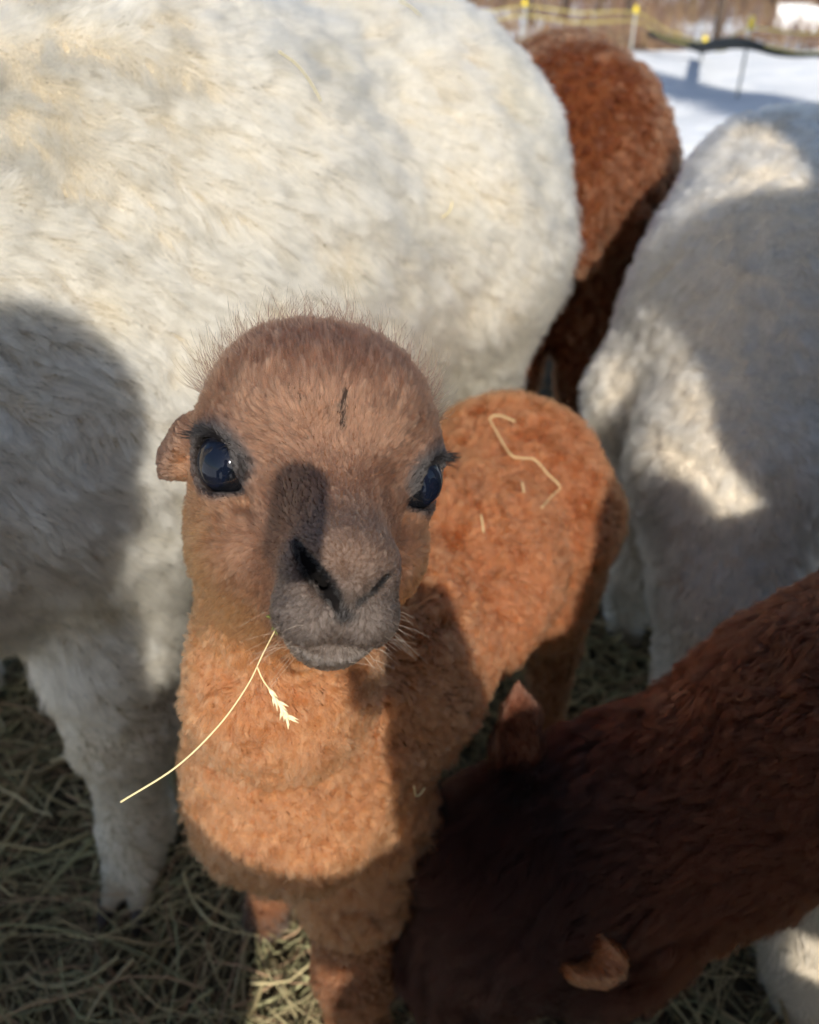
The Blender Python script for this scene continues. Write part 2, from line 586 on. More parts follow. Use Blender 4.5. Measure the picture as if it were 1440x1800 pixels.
def face_colour(Q):
    q = hl(Q)
    n = len(Q)
    c = np.tile(FACE, (n, 1)) * (1 + 0.10 * noise(Q, 0.012, 3))[:, None]
    c = mixc(c, np.tile(np.array([0.33, 0.150, 0.064]), (n, 1)), sstep(0.01, -0.05, q[:, 2]) * sstep(0.045, 0.01, q[:, 1]) * 0.8)
    c = mixc(c, np.tile(np.array([0.135, 0.060, 0.036]), (n, 1)), sstep(0.03, 0.06, q[:, 2]) * 0.7)
    # grey muzzle
    w = sstep(0.046, 0.084, q[:, 1] - 0.55 * (q[:, 2] + 0.035))
    c = mixc(c, np.tile(np.array([0.105, 0.070, 0.052]), (n, 1)), sstep(0.055, 0.078, q[:, 1]) * 0.7)
    c = mixc(c, np.tile(GREY, (n, 1)), w * sstep(-0.012, -0.042, q[:, 2]))
    c = mixc(c, np.tile(np.array([0.15, 0.125, 0.108]), (n, 1)), sstep(-0.060, -0.070, q[:, 2]) * sstep(0.03, 0.05, q[:, 1]) * 0.6)
    # dark nostril rims and philtrum
    dn = np.abs(q[:, 0]) + 1.2 * np.abs(q[:, 2] + 0.044)
    c = mixc(c, np.tile(BLACK, (n, 1)), sstep(0.009, 0.003, dn) * (q[:, 1] > 0.08))
    for ch in NOSTRILS:
        dm = np.full(n, 1.0)
        for (a0, r0_), (b0, r1_) in zip(ch[:-1], ch[1:]):
            a0 = np.array(a0); b0 = np.array(b0); ab = b0 - a0
            t = np.clip(((q - a0) @ ab) / (ab @ ab), 0, 1)
            dm = np.minimum(dm, np.linalg.norm(q - a0 - t[:, None] * ab, axis=1) - (r0_ + (r1_ - r0_) * t))
        c = mixc(c, np.tile(BLACK * 0.5, (n, 1)), sstep(0.0016, 0.0002, dm))
    band = (np.abs(q[:, 0] + 0.0112) < 0.0085) & (np.abs(q[:, 2] + 0.0308 - (q[:, 0] + 0.0112) * -1.05) < 0.0038) & (q[:, 1] > 0.066)
    c[band] = BLACK * 0.4
    # dark skin round the eyes, running to the inner corner
    for s, e in EYES:
        ax, sd_, up = eye_axes(s)
        v = q - np.array(e)
        a = v @ ax; y = v @ up; x = v @ np.array([-s * 0.6, 0.8, 0.0])
        rr = np.sqrt((np.where(x > 0, x / 1.5, x) / 0.0175) ** 2 + (np.where(y > 0, y / 1.15, y) / 0.0165) ** 2)
        c = mixc(c, np.tile(np.array([0.030, 0.026, 0.026]), (n, 1)), sstep(1.35, 0.85, rr) * (a > -0.004))
    # ears
    c = mixc(c, np.tile(np.array([0.115, 0.062, 0.040]), (n, 1)), sstep(0.068, 0.078, np.abs(q[:, 0])) * (q[:, 1] < -0.02))
    # the fleece begins under the jaw
    c = mixc(c, np.tile(np.array([0.375, 0.138, 0.057]), (n, 1)), sstep(-0.085, -0.115, q[:, 2] - 0.4 * np.minimum(q[:, 1], 0)))
    return c


def body_colour(Q):
    n = len(Q)
    c = np.tile(ORANGE, (n, 1)) * (1 + 0.08 * noise(Q, 0.02, 8) + 0.06 * noise(Q, 0.08, 4))[:, None]
    c = mixc(c, np.tile(np.array([0.385, 0.140, 0.058]), (n, 1)), sstep(0.56, 0.44, Q[:, 1]) * 0.85)
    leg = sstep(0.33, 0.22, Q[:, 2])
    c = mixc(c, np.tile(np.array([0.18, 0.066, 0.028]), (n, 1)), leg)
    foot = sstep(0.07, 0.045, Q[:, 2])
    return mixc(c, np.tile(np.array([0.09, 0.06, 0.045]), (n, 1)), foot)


def build_cria():
    base = np.array([0.0, 0.60, 0.0])
    root = empty('alpaca_cria', base)
    tag(root, 'light brown baby alpaca with grey muzzle, looking up past a hay stalk', 'alpaca')
    hf = head_field()
    creases = []
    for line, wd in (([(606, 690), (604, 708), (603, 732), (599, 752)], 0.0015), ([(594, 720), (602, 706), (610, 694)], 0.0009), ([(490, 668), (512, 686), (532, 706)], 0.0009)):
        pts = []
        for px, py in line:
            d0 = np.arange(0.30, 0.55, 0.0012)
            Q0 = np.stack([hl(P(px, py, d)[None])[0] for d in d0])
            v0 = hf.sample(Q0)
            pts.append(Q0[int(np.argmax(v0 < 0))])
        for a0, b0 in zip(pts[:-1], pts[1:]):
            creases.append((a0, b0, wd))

    def crease_short(q):
        f_ = np.ones(len(q))
        for a0, b0, wd in creases:
            ab = b0 - a0
            t = np.clip(((q - a0) @ ab) / (ab @ ab), 0, 1)
            f_ = np.minimum(f_, 0.55 + 0.45 * sstep(wd, wd + 0.005, np.linalg.norm(q - a0 - t[:, None] * ab, axis=1)))
        return f_

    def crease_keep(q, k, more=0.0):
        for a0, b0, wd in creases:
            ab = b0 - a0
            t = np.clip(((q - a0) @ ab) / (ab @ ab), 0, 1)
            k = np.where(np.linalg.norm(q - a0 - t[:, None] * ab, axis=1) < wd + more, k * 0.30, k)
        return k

    V, F = hf.mesh(); V = relax(V, F, 2)
    bf = cria_body_field()
    VB, FB = bf.mesh(); VB = relax(VB, FB, 2)
    det = np.linalg.det(HM)
    HV = HEAD_MID + V @ HM.T
    HF = F if det > 0 else F[:, ::-1]
    VB2 = wool_bumps(VB, FB, 0.015, 0.0034, 2)
    VB = np.where((VB[:, 2] > 0.30)[:, None], VB2, VB)
    allV = np.concatenate([HV, VB]); allF = np.concatenate([HF, FB + len(HV)])
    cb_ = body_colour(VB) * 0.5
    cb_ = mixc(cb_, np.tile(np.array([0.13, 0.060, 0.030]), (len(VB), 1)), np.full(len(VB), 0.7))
    cf_ = face_colour(HV) * 0.62
    bare = crease_keep(hl(HV), np.ones(len(HV)), 0.0010) < 0.5          # shade of the forehead creases painted dark on the skin
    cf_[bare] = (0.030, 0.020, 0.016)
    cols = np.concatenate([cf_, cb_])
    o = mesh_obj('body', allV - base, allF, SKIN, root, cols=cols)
    # eyes
    for s, e in EYES:
        ax, sd_, up = eye_axes(s)
        make_eye(root, hw(e), HM @ ax, HM @ up, EYE_R, base, s)
    # ---- fur of the head
    def comb_head(Q):
        q = hl(Q)
        d = np.zeros_like(q)
        d[:, 1] = -0.9 + 0 * q[:, 0]
        d[:, 2] = 0.55 - 1.3 * sstep(0.0, -0.05, q[:, 2])
        d[:, 0] = q[:, 0] * 9
        up = sstep(0.02, 0.05, q[:, 2])
        d[:, 2] += up * 0.9
        return d @ HM.T

    def len_head(Q):
        q = hl(Q)
        L = 0.0092 + 0 * q[:, 0]
        L = L + 0.005 * sstep(0.03, 0.06, q[:, 2])
        L = L - 0.0070 * sstep(0.005, 0.060, q[:, 1])
        L = L + 0.005 * sstep(-0.03, -0.07, q[:, 2]) * sstep(0.03, -0.01, q[:, 1])
        for s, e in EYES:
            dd = np.linalg.norm(q - np.array(e), axis=1)
            L = np.where(dd < 0.034, L * (0.20 + 0.8 * sstep(0.020, 0.034, dd)), L)
        L = L * crease_short(q)
        ear = (np.abs(q[:, 0]) > 0.060) & (q[:, 1] < -0.03)
        L = np.where((q[:, 1] > 0.072) & (q[:, 2] > -0.042), np.minimum(L, 0.0016), L)
        return np.where(ear, 0.0026, L)

    def keep_head(Q):
        q = hl(Q)
        k = np.ones(len(Q))
        for s, e in EYES:
            ax, sd_, up = eye_axes(s)
            v = q - np.array(e)
            x = v @ sd_; y = v @ up; a = v @ ax
            k = np.where((a > 0.004) & ((x / 0.0155) ** 2 + (y / 0.0148) ** 2 < 1), 0, k)
            k = np.where(np.linalg.norm(v, axis=1) < EYE_R + 0.0012, 0, k)
        # wet philtrum and inside of the nostrils stay bare
        k = np.where((np.abs(q[:, 0]) < 0.0035) & (q[:, 1] > 0.085) & (q[:, 2] < -0.037) & (q[:, 2] > -0.050), 0.6, k)
        k = np.where((np.abs(q[:, 0] + 0.0112) < 0.0082) & (np.abs(q[:, 2] + 0.0308 - (q[:, 0] + 0.0112) * -1.05) < 0.0034) & (q[:, 1] > 0.066), 0.0, k)
        k = np.where(bf.sample(Q) < -0.006, 0, k)
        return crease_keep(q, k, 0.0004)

    def rad_head(Q):
        q = hl(Q)
        return 0.000135 - 0.00004 * sstep(0.02, 0.06, q[:, 1])

    fur('face_hair', root, HV, HF, 300000, len_head, rad_head, face_colour, comb_head, lift=0.33, sigma=0.16, clump=22, cstr=0.55,
        keepf=keep_head, gnoise=lambda Q: 0.45 + 1.1 * np.exp(-(np.linalg.norm(hl(Q) - np.array([-0.022, 0.018, 0.022]), axis=1) / 0.024) ** 2), gscale=0.013, bend=0.35, seed=3, hidden=0.4, clumpvar=0.14, colvar=0.22)
    # long wispy guard hair on the crown
    fur('guard_hair', root, HV, HF, 1500, lambda Q: 0.014 + 0.022 * rng.random(len(Q)), 0.00010, face_colour, comb_head, lift=0.75, sigma=0.35, clump=3, cstr=0.2,
        keepf=lambda Q: (hl(Q)[:, 2] > 0.028) & (hl(Q)[:, 1] < 0.0), gnoise=0.6, seed=4, hidden=2.0)
    # whiskers on the lips
    WV, WF = [], []
    rw = random.Random(4)
    for k in range(46):
        sgn = 1 if rw.random() < 0.5 else -1
        q = np.array([sgn * rw.uniform(0.010, 0.031), rw.uniform(0.070, 0.088), rw.uniform(-0.072, -0.046)])
        q = q * np.array([1, 1, 1])
        for _ in range(3):
            g0 = hf.sample((q)[None])[0]
            q = q + np.array([sgn * 0.5, 0.75, -0.3]) * -g0
        d = unit(np.array([sgn * rw.uniform(0.4, 1.3), rw.uniform(0.2, 0.9), rw.uniform(-0.9, 0.15)]))
        L = rw.uniform(0.006, 0.020)
        add_strand(WV, WF, [hw(q - d * 0.001), hw(q + d * L * 0.5), hw(q + d * L + np.array([sgn * 0.001, 0, -0.002]))], [0.00006, 0.00005, 0.00002], 3)
    wo = mesh_obj('whiskers', np.array(WV) - base, WF, plain('whisker', (0.55, 0.47, 0.40), 0.4, 0.4), root)
    wo['kind'] = 'stuff'
    # fleece
    def comb_body(Q):
        d = np.tile(np.array([0.10, 0.25, -0.75]), (len(Q), 1))
        return d
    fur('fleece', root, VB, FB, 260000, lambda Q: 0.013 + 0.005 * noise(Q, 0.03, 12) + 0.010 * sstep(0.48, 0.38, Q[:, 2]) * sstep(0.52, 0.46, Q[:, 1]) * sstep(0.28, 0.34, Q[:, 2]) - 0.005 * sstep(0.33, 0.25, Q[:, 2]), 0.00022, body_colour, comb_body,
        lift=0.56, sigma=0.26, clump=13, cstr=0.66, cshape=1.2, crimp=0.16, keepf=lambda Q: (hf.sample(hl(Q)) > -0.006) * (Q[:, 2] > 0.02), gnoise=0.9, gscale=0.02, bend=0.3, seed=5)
    return root, bf


def uv_sphere(c, r, ax=None, up=None, nu=48, nv=24, scale=(1, 1, 1)):
    """sphere whose pole looks along ax"""
    ax = np.array([0, 0, 1.0]) if ax is None else unit(ax)
    up = np.array([0, 1.0, 0]) if up is None else unit(up - ax * (up @ ax))
    sd_ = np.cross(ax, up)
    V = []; F = []
    for j in range(nv + 1):
        th = PI * j / nv
        for i in range(nu):
            ph = 2 * PI * i / nu
            V.append(c + r * (ax * math.cos(th) * scale[2] + (sd_ * math.cos(ph) * scale[0] + up * math.sin(ph) * scale[1]) * math.sin(th)))
    for j in range(nv):
        for i in range(nu):
            a, b = j * nu + i, j * nu + (i + 1) % nu
            F.append((a, a + nu, b + nu, b))
    return np.array(V), np.array(F)


def eye_material():
    m, n, l, b = new_mat('eye_globe')
    a = n.new('ShaderNodeAttribute'); a.attribute_name = 'col'
    l.new(a.outputs['Color'], b.inputs['Base Color'])
    b.inputs['Roughness'].default_value = 0.03
    b.inputs['Specular IOR Level'].default_value = 0.40
    return m


EYE_M = eye_material()
LASH_M = plain('lash', (0.012, 0.011, 0.012), 0.45, 0.3)


def make_eye(parent, c, ax, up, r, base, s):
    V, F = uv_sphere(c, r, ax, up, 64, 40)
    v = unit(V - c)
    a = v @ unit(ax)
    upn = unit(up - ax * (up @ ax)); sd_ = np.cross(unit(ax), upn)
    x = v @ sd_; y = v @ upn
    cols = np.tile(np.array([0.004, 0.0045, 0.006]), (len(V), 1))
    iris = sstep(0.62, 0.70, a)
    cols = mixc(cols, np.tile(np.array([0.004, 0.006, 0.013]), (len(V), 1)), iris)
    pup = ((x / 0.42) ** 2 + (y / 0.24) ** 2 < 1) & (a > 0)
    cols[pup] = (0.004, 0.006, 0.012)
    o = mesh_obj('eye', V - base, F, EYE_M, parent, cols=cols)
    # lashes: a fringe along the upper lid, swept outwards
    LV = []; LF = []
    out = unit(sd_ * (1 if (sd_ @ HM[:, 0]) * s > 0 else -1))
    for k in range(150):
        u = random.uniform(-0.9, 1.15)
        e = c + ax * (r * 0.86 - 0.004 * u * u) + out * u * 0.0125 + upn * (0.0138 - 0.0055 * u * u + random.uniform(-0.0008, 0.0012))
        d = unit(ax * 0.75 + out * (0.35 + 0.75 * u) + upn * random.uniform(0.0, 0.35) + np.array([random.gauss(0, 0.13) for _ in range(3)]))
        L = random.uniform(0.006, 0.012) * (1.0 + 0.3 * max(u, 0))
        add_strand(LV, LF, [e, e + d * L * 0.5 + upn * 0.0004, e + d * L - upn * 0.0012 * random.random()], [0.00020, 0.00014, 0.00003])
    mesh_obj('eyelashes', np.array(LV) - base, LF, LASH_M, o)['kind'] = 'stuff'


def add_strand(V, F, pts, rads, n=4, cap=True):
    """a thin tube"""
    pts = [np.array(p, float) for p in pts]
    b0 = len(V)
    for i, p in enumerate(pts):
        d = unit(pts[min(i + 1, len(pts) - 1)] - pts[max(i - 1, 0)])
        a = unit(np.cross(d, np.array([0.31, 0.57, 0.76]) if abs(d[0]) < 0.9 else np.array([0, 1.0, 0.2])))
        b = np.cross(d, a)
        for k in range(n):
            t = 2 * PI * k / n
            V.append(p + rads[i] * (a * math.cos(t) + b * math.sin(t)))
    for i in range(len(pts) - 1):
        for k in range(n):
            q, w = b0 + i * n + k, b0 + i * n + (k + 1) % n
            F.append((q, w, w + n, q + n))
    if cap:
        F.append(tuple(b0 + k for k in range(n))[::-1])
        F.append(tuple(b0 + (len(pts) - 1) * n + k for k in range(n)))


# ================================================================== grown alpacas
def alpaca_field(build, lo, hi, h=0.014):
    f = Field(lo, hi, h)
    build(f)
    V, F = f.mesh()
    return relax(V, F, 2), F, f


def finish(root, base, V, F, colf, skin=0.6):
    return mesh_obj('body', V - base, F, SKIN, root, cols=colf(V) * skin)


def tuple_add(*a):
    return np.sum([np.array(x, float) for x in a], axis=0)


# ---- white alpaca broadside
NAIL = plain('toenail_horn', (0.045, 0.035, 0.03), 0.5, 0.3, 50, 0.3)
WHITE = np.array([0.72, 0.615, 0.455])


def build_white_side():
    S = np.array([-0.47, 0.765, 0.655]); Hh = np.array([-0.055, 1.225, 0.730])
    ax = unit(Hh - S); ax[2] = 0; ax = unit(ax)
    nr = np.array([ax[1], -ax[0], 0])               # towards the camera side

    def b(f):
        f.chain([(S - ax * 0.06, 0.25), (S + ax * 0.12, 0.272), (S + ax * 0.32 + [0, 0, 0.04], 0.268), (Hh, 0.262), (Hh + ax * 0.04 + [0, 0, 0.01], 0.235)], 0.06)
        f.ell(S + ax * 0.25 + [0, 0, 0.13], (0.26, 0.26, 0.25), 0.06)
        # chest, neck and head beyond the frame
        f.chain([(S - ax * 0.10, 0.2), (S - ax * 0.28 + [0, 0, 0.12], 0.13), (S - ax * 0.40 + [0, 0, 0.50], 0.085), (S - ax * 0.42 + [0, 0, 0.62], 0.085)], 0.08)
        f.cone(S - ax * 0.42 + [0, 0, 0.62], S - ax * 0.60 + [0, 0, 0.56], 0.08, 0.04, 0.04)
        # near front leg
        f.chain([(np.array([-0.335, 0.715, 0.52]), 0.10), (np.array([-0.330, 0.685, 0.40]), 0.070), (np.array([-0.335, 0.67, 0.27]), 0.055), (np.array([-0.337, 0.672, 0.235]), 0.042), (np.array([-0.352, 0.67, 0.10]), 0.036), (np.array([-0.356, 0.655, 0.055]), 0.034)], 0.03)
        for dx in (-0.021, 0.021):
            f.cone(np.array([-0.357 + dx * 0.6, 0.650, 0.045]), np.array([-0.362 + dx, 0.600, 0.018]), 0.026, 0.014, 0.006)
        # far front leg
        q = np.array([-0.70, 0.96, 0.5])
        f.chain([(q, 0.09), (q + [0.0, 0, -0.25], 0.05), (q + [0, 0, -0.42], 0.036), (q + [0.0, -0.03, -0.47], 0.034)], 0.03)
        # hind legs
        for s in (1, -1):
            q = Hh + nr * s * 0.10
            f.chain([(q + ax * 0.02 + [0, 0, -0.08], 0.175), (q + ax * 0.03 + [0, 0, -0.26], 0.105), (q + ax * 0.12 + [0, 0, -0.42], 0.055), (q + ax * 0.07 + [0, 0, -0.66], 0.038), (q + ax * 0.03 + [0, 0, -0.70], 0.036)], 0.05)
        f.cone(Hh + ax * 0.22 + [0, 0, 0.05], Hh + ax * 0.28 + [0, 0, -0.10], 0.05, 0.03, 0.04)   # tail
    base = np.array([-0.26, 1.02, 0])
    root = empty('alpaca', base)
    tag(root, 'big cream white alpaca standing broadside behind the baby alpaca', 'alpaca', 'grown alpacas crowding round')
    V, F, f = alpaca_field(b, (-1.15, 0.35, -0.02), (0.35, 1.65, 1.50), 0.010)
    for dx in (-0.021, 0.021):
        t0 = np.array([-0.362 + dx, 0.598, 0.020])
        nv, nf = [], []
        add_strand(nv, nf, [t0 + [0, 0.012, 0.004], t0 + [0, -0.006, 0.0], t0 + [0, -0.024, -0.012]], [0.011, 0.0095, 0.003], 8)
        mesh_obj('toenail', np.array(nv) - base, nf, NAIL, root)
    cd = unit(ax * 0.55 + np.array([0, 0, -0.75]))
    V = wool_bumps(V, F, 0.018, 0.0048, 21, np.eye(3) - 0.6 * np.outer(cd, cd))

    def colf(Q):
        n = len(Q)
        c = np.tile(WHITE, (n, 1)) * (1 + 0.05 * noise(Q, 0.05, 31) + 0.04 * noise(Q, 0.012, 32))[:, None]
        st1 = sstep(0.30, 0.75, noise(Q, 0.10, 33)) * 0.55
        c = mixc(c, np.tile(np.array([0.70, 0.50, 0.27]), (n, 1)), st1 * 0.8)
        # tan stains in the folds of the flank
        for (px, py, sx, sy) in ((555, 105, 55, 26), (600, 465, 38, 30), (480, 560, 60, 25), (160, 540, 50, 25)):
            X, Y, D = to_cam(Q)
            u = (X / D * 1440 + 720 - px) ; v = (900 - Y / D * 1440 - py)
            uu = (u * 0.8 + v * 0.6) / sx; vv = (-u * 0.6 + v * 0.8) / sy
            c = mixc(c, np.tile(np.array([0.66, 0.45, 0.24]), (n, 1)), 0.6 * np.exp(-(uu ** 2 + vv ** 2)))
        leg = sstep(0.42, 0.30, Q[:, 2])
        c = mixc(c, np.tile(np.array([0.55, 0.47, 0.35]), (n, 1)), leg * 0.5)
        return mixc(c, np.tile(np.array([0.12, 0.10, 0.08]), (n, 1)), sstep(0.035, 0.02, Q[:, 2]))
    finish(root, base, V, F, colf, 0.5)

    def comb(Q):
        d = np.tile(ax * 0.55 + np.array([0, 0, -0.75]), (len(Q), 1))
        return d
    fur('fleece', root, V, F, 260000, lambda Q: 0.030 + 0.010 * noise(Q, 0.05, 35) - 0.018 * sstep(0.45, 0.3, Q[:, 2]), 0.00030, colf, comb, lift=0.46, sigma=0.24, clump=30, cstr=0.5, cshape=1.4,
        crimp=0.10, keepf=lambda Q: (Q[:, 2] > 0.05) * 1.0, gnoise=0.55, gscale=0.035, bend=0.45, seed=22, clumpvar=0.05, colvar=0.05)
    return root, f


# ---- red-brown alpaca, rump towards us
def build_brown_rump():
    c0 = np.array([0.310, 1.72, 0.712]); ax = unit(np.array([0.12, 1.0, 0.0])); lat = np.array([ax[1], -ax[0], 0])

    def b(f):
        f.chain([(c0, 0.182), (c0 + ax * 0.45 + [0, 0, 0.0], 0.19), (c0 + ax * 0.65, 0.18)], 0.06)
        f.ell(c0 + [0, -0.02, 0.0], (0.175, 0.19, 0.205), 0.05)
        for s in (-1, 1):
            q = c0 + lat * s * 0.085
            f.chain([(q + [0, 0, -0.07], 0.14), (q + ax * -0.0 + [0, 0, -0.26], 0.10), (q - ax * 0.06 + [0, 0, -0.42], 0.055), (q - ax * 0.03 + [0, 0, -0.64], 0.04), (q + [0, 0, -0.675], 0.038)], 0.05)
            q = c0 + ax * 0.6 + lat * s * 0.1
            f.chain([(q + [0, 0, -0.1], 0.1), (q + [0, 0, -0.4], 0.05), (q + [0, 0, -0.675], 0.038)], 0.05)
        f.chain([(c0 + ax * 0.7, 0.13), (c0 + ax * 0.92 + [0, 0, 0.0], 0.095), (c0 + ax * 1.1 + [0, 0, -0.25], 0.08), (c0 + ax * 1.25 + [0, 0, -0.38], 0.06)], 0.06)
        f.cone(c0 + [0, -0.19, 0.02], c0 + [0, -0.23, -0.12], 0.045, 0.03, 0.04)
    base = np.array([c0[0] + 0.04, 2.0, 0])
    root = empty('alpaca', base)
    tag(root, 'reddish brown alpaca seen from behind between the two white alpacas', 'alpaca', 'grown alpacas crowding round')
    V, F, f = alpaca_field(b, (0.0, 1.35, -0.02), (0.85, 3.1, 1.0), 0.014)
    V = wool_bumps(V, F, 0.026, 0.0045, 41)

    def colf(Q):
        n = len(Q)
        c = np.tile(np.array([0.150, 0.051, 0.020]), (n, 1)) * (1 + 0.14 * noise(Q, 0.03, 43))[:, None]
        return c
    finish(root, base, V, F, colf, 0.5)
    fur('fleece', root, V, F, 90000, 0.022, 0.00050, colf, (0.1, -0.3, -0.7), lift=0.6, sigma=0.3, clump=24, cstr=0.65, cshape=1.2, crimp=0.15,
        keepf=lambda Q: (Q[:, 2] > 0.05) * 1.0, gnoise=0.8, gscale=0.03, seed=42)
    return root


# ---- white alpaca on the right, hindquarters towards us
def build_white_right():
    hip = np.array([0.535, 1.18, 0.615]); ax = unit(np.array([0.62, 0.75, 0.0])); lat = np.array([ax[1], -ax[0], 0])

    def b(f):
        f.chain([(hip, 0.205), (hip + ax * 0.25 + [0, 0, -0.02], 0.225), (hip + ax * 0.62 + [0, 0, -0.02], 0.22)], 0.06)
        f.ell(P(1345, 345, 1.26), (0.115, 0.12, 0.115), 0.07)
        near = hip + lat * 0.03 + ax * -0.03
        f.chain([(near + [0, 0, -0.02], 0.185), (P(1290, 830, 1.10), 0.125), (P(1285, 1020, 1.10), 0.090), (P(1265, 1230, 1.13), 0.072), (P(1255, 1330, 1.17), 0.05), (P(1250, 1420, 1.22), 0.042), (P(1250, 1450, 1.20), 0.04)], 0.05)
        f.chain([(hip - lat * 0.10 + [0, 0, -0.08], 0.12), (P(1130, 700, 1.26), 0.075), (P(1125, 850, 1.32), 0.05), (P(1110, 1000, 1.40), 0.04), (P(1100, 1110, 1.50), 0.036)], 0.05)
        for s in (-1, 1):
            q = hip + ax * 0.6 + lat * s * 0.1
            f.chain([(q + [0, 0, -0.1], 0.1), (q + [0, 0, -0.35], 0.05), (q + [0, 0, -0.615], 0.038)], 0.05)
        f.chain([(hip + ax * 0.7, 0.14), (hip + ax * 0.92 + [0, 0, 0.15], 0.09), (hip + ax * 1.0 + [0, 0, 0.5], 0.075), (hip + ax * 1.12 + [0, 0, 0.52], 0.06)], 0.06)
    base = np.array([0.75, 1.45, 0])
    root = empty('alpaca', base)
    tag(root, 'greyish white alpaca with its hindquarters in shade beside the reddish brown one', 'alpaca', 'grown alpacas crowding round')
    V, F, f = alpaca_field(b, (0.1, 0.6, -0.02), (1.75, 2.4, 1.4), 0.014)
    V = wool_bumps(V, F, 0.028, 0.005, 51)

    def colf(Q):
        n = len(Q)
        return np.tile(np.array([0.68, 0.60, 0.49]), (n, 1)) * (1 + 0.06 * noise(Q, 0.05, 53))[:, None]
    finish(root, base, V, F, colf, 0.75)
    fur('fleece', root, V, F, 110000, 0.022, 0.00042, colf, (0.15, 0.1, -0.8), lift=0.5, sigma=0.26, clump=34, cstr=0.5, cshape=1.4, crimp=0.10,
        keepf=lambda Q: (Q[:, 2] > 0.05) * 1.0, gnoise=0.6, gscale=0.04, seed=52, clumpvar=0.06, colvar=0.06)
    return root


# ---- dark brown alpaca reaching down for hay
def build_dark():
    def b(f):
        sh = np.array([0.74, 0.25, 0.70]); back = np.array([1.36, 0.08, 0.72])
        f.chain([(sh, 0.19), ((sh + back) / 2, 0.225), (back, 0.21)], 0.06)
        f.chain([(sh + [-0.03, 0.03, 0.0], 0.16), (P(1640, 1230, 0.62), 0.105), (P(1440, 1290, 0.68), 0.092), (P(1230, 1420, 0.73), 0.088), (P(1080, 1480, 0.75), 0.088), (P(985, 1510, 0.75), 0.085)], 0.05)
        f.ell(P(930, 1520, 0.76), (0.085, 0.08, 0.075), 0.04)
        f.chain([(P(900, 1560, 0.76), 0.075), (P(830, 1660, 0.80), 0.058), (P(800, 1740, 0.84), 0.04)], 0.04)
        f.ell(P(1080, 1640, 0.72), (0.05, 0.05, 0.05), 0.04)
        for s in (-1, 1):
            for q in (sh, back):
                q = q + np.array([0.03 * s, 0.10 * s, 0])
                f.chain([(q + [0, 0, -0.1], 0.1), (q + [0, 0, -0.38], 0.05), (q + [0, 0, -0.665], 0.036)], 0.05)
    base = np.array([1.0, 0.2, 0])
    root = empty('alpaca', base)
    tag(root, 'dark chocolate brown alpaca stretching its neck down into the hay', 'alpaca', 'grown alpacas crowding round')
    V, F, f = alpaca_field(b, (-0.2, -0.3, -0.02), (1.7, 0.85, 1.0), 0.012)
    V = wool_bumps(V, F, 0.022, 0.004, 61)

    def colf(Q):
        n = len(Q)
        X, Y, D = to_cam(Q)
        px = X / D * 1440 + 720
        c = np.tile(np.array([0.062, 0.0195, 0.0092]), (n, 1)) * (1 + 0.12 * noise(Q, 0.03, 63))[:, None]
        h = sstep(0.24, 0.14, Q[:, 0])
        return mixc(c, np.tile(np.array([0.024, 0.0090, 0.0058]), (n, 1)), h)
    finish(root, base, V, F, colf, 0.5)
    topk = P(960, 1480, 0.68)

    def comb(Q):
        h = sstep(0.34, 0.14, Q[:, 0])[:, None]
        w = 0.8 * noise3(Q, 0.09, 66)
        return np.array([-0.75, 0.15, -0.45]) * (1 - h) + h * (np.array([-0.45, -0.55, -0.60]) + w)
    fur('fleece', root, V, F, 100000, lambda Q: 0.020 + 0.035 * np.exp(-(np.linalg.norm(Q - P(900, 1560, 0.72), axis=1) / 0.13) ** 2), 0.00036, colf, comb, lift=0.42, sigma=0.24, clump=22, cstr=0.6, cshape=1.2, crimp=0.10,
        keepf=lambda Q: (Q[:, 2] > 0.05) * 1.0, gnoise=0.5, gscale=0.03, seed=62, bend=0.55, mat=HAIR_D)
    # ears
    for nm, pts, rr, seed in (('ear', [P(985, 1640, 0.69), P(1030, 1675, 0.655), P(1062, 1690, 0.645), P(1085, 1690, 0.64)], [0.017, 0.021, 0.015, 0.006], 71),
                              ('ear', [P(900, 1370, 0.745), P(908, 1315, 0.735), P(916, 1260, 0.72), P(910, 1200, 0.715)], [0.020, 0.022, 0.016, 0.003], 72)):
        e = Field(np.min(pts, 0) - 0.05, np.max(pts, 0) + 0.05, 0.003)
        e.chain([(p, r_) for p, r_ in zip(pts, rr)], 0.01)
        d = unit(pts[-1] - pts[0])
        vw = unit(np.array([0, 0, CAMZ]) - pts[1])
        e.chain([(p + vw * r_ * 1.1, r_ * 0.72) for p, r_ in zip(pts, rr)], 0.006, cut=True)
        EV, EF = e.mesh(); EV = relax(EV, EF, 2)
        ec = np.array([0.42, 0.155, 0.065]) if seed == 71 else np.array([0.12, 0.048, 0.028])  # sunlight on the lower ear is put into its brighter colour
        eo = mesh_obj(nm, EV - base, EF, SKIN, root, cols=np.tile(ec * 0.7, (len(EV), 1)))
        fur('ear_hair', eo, EV, EF, 5000, 0.008, 0.0002, lambda Q: np.tile(ec, (len(Q), 1)), d, lift=0.2, sigma=0.15, clump=10, cstr=0.6, seed=seed)
    return root


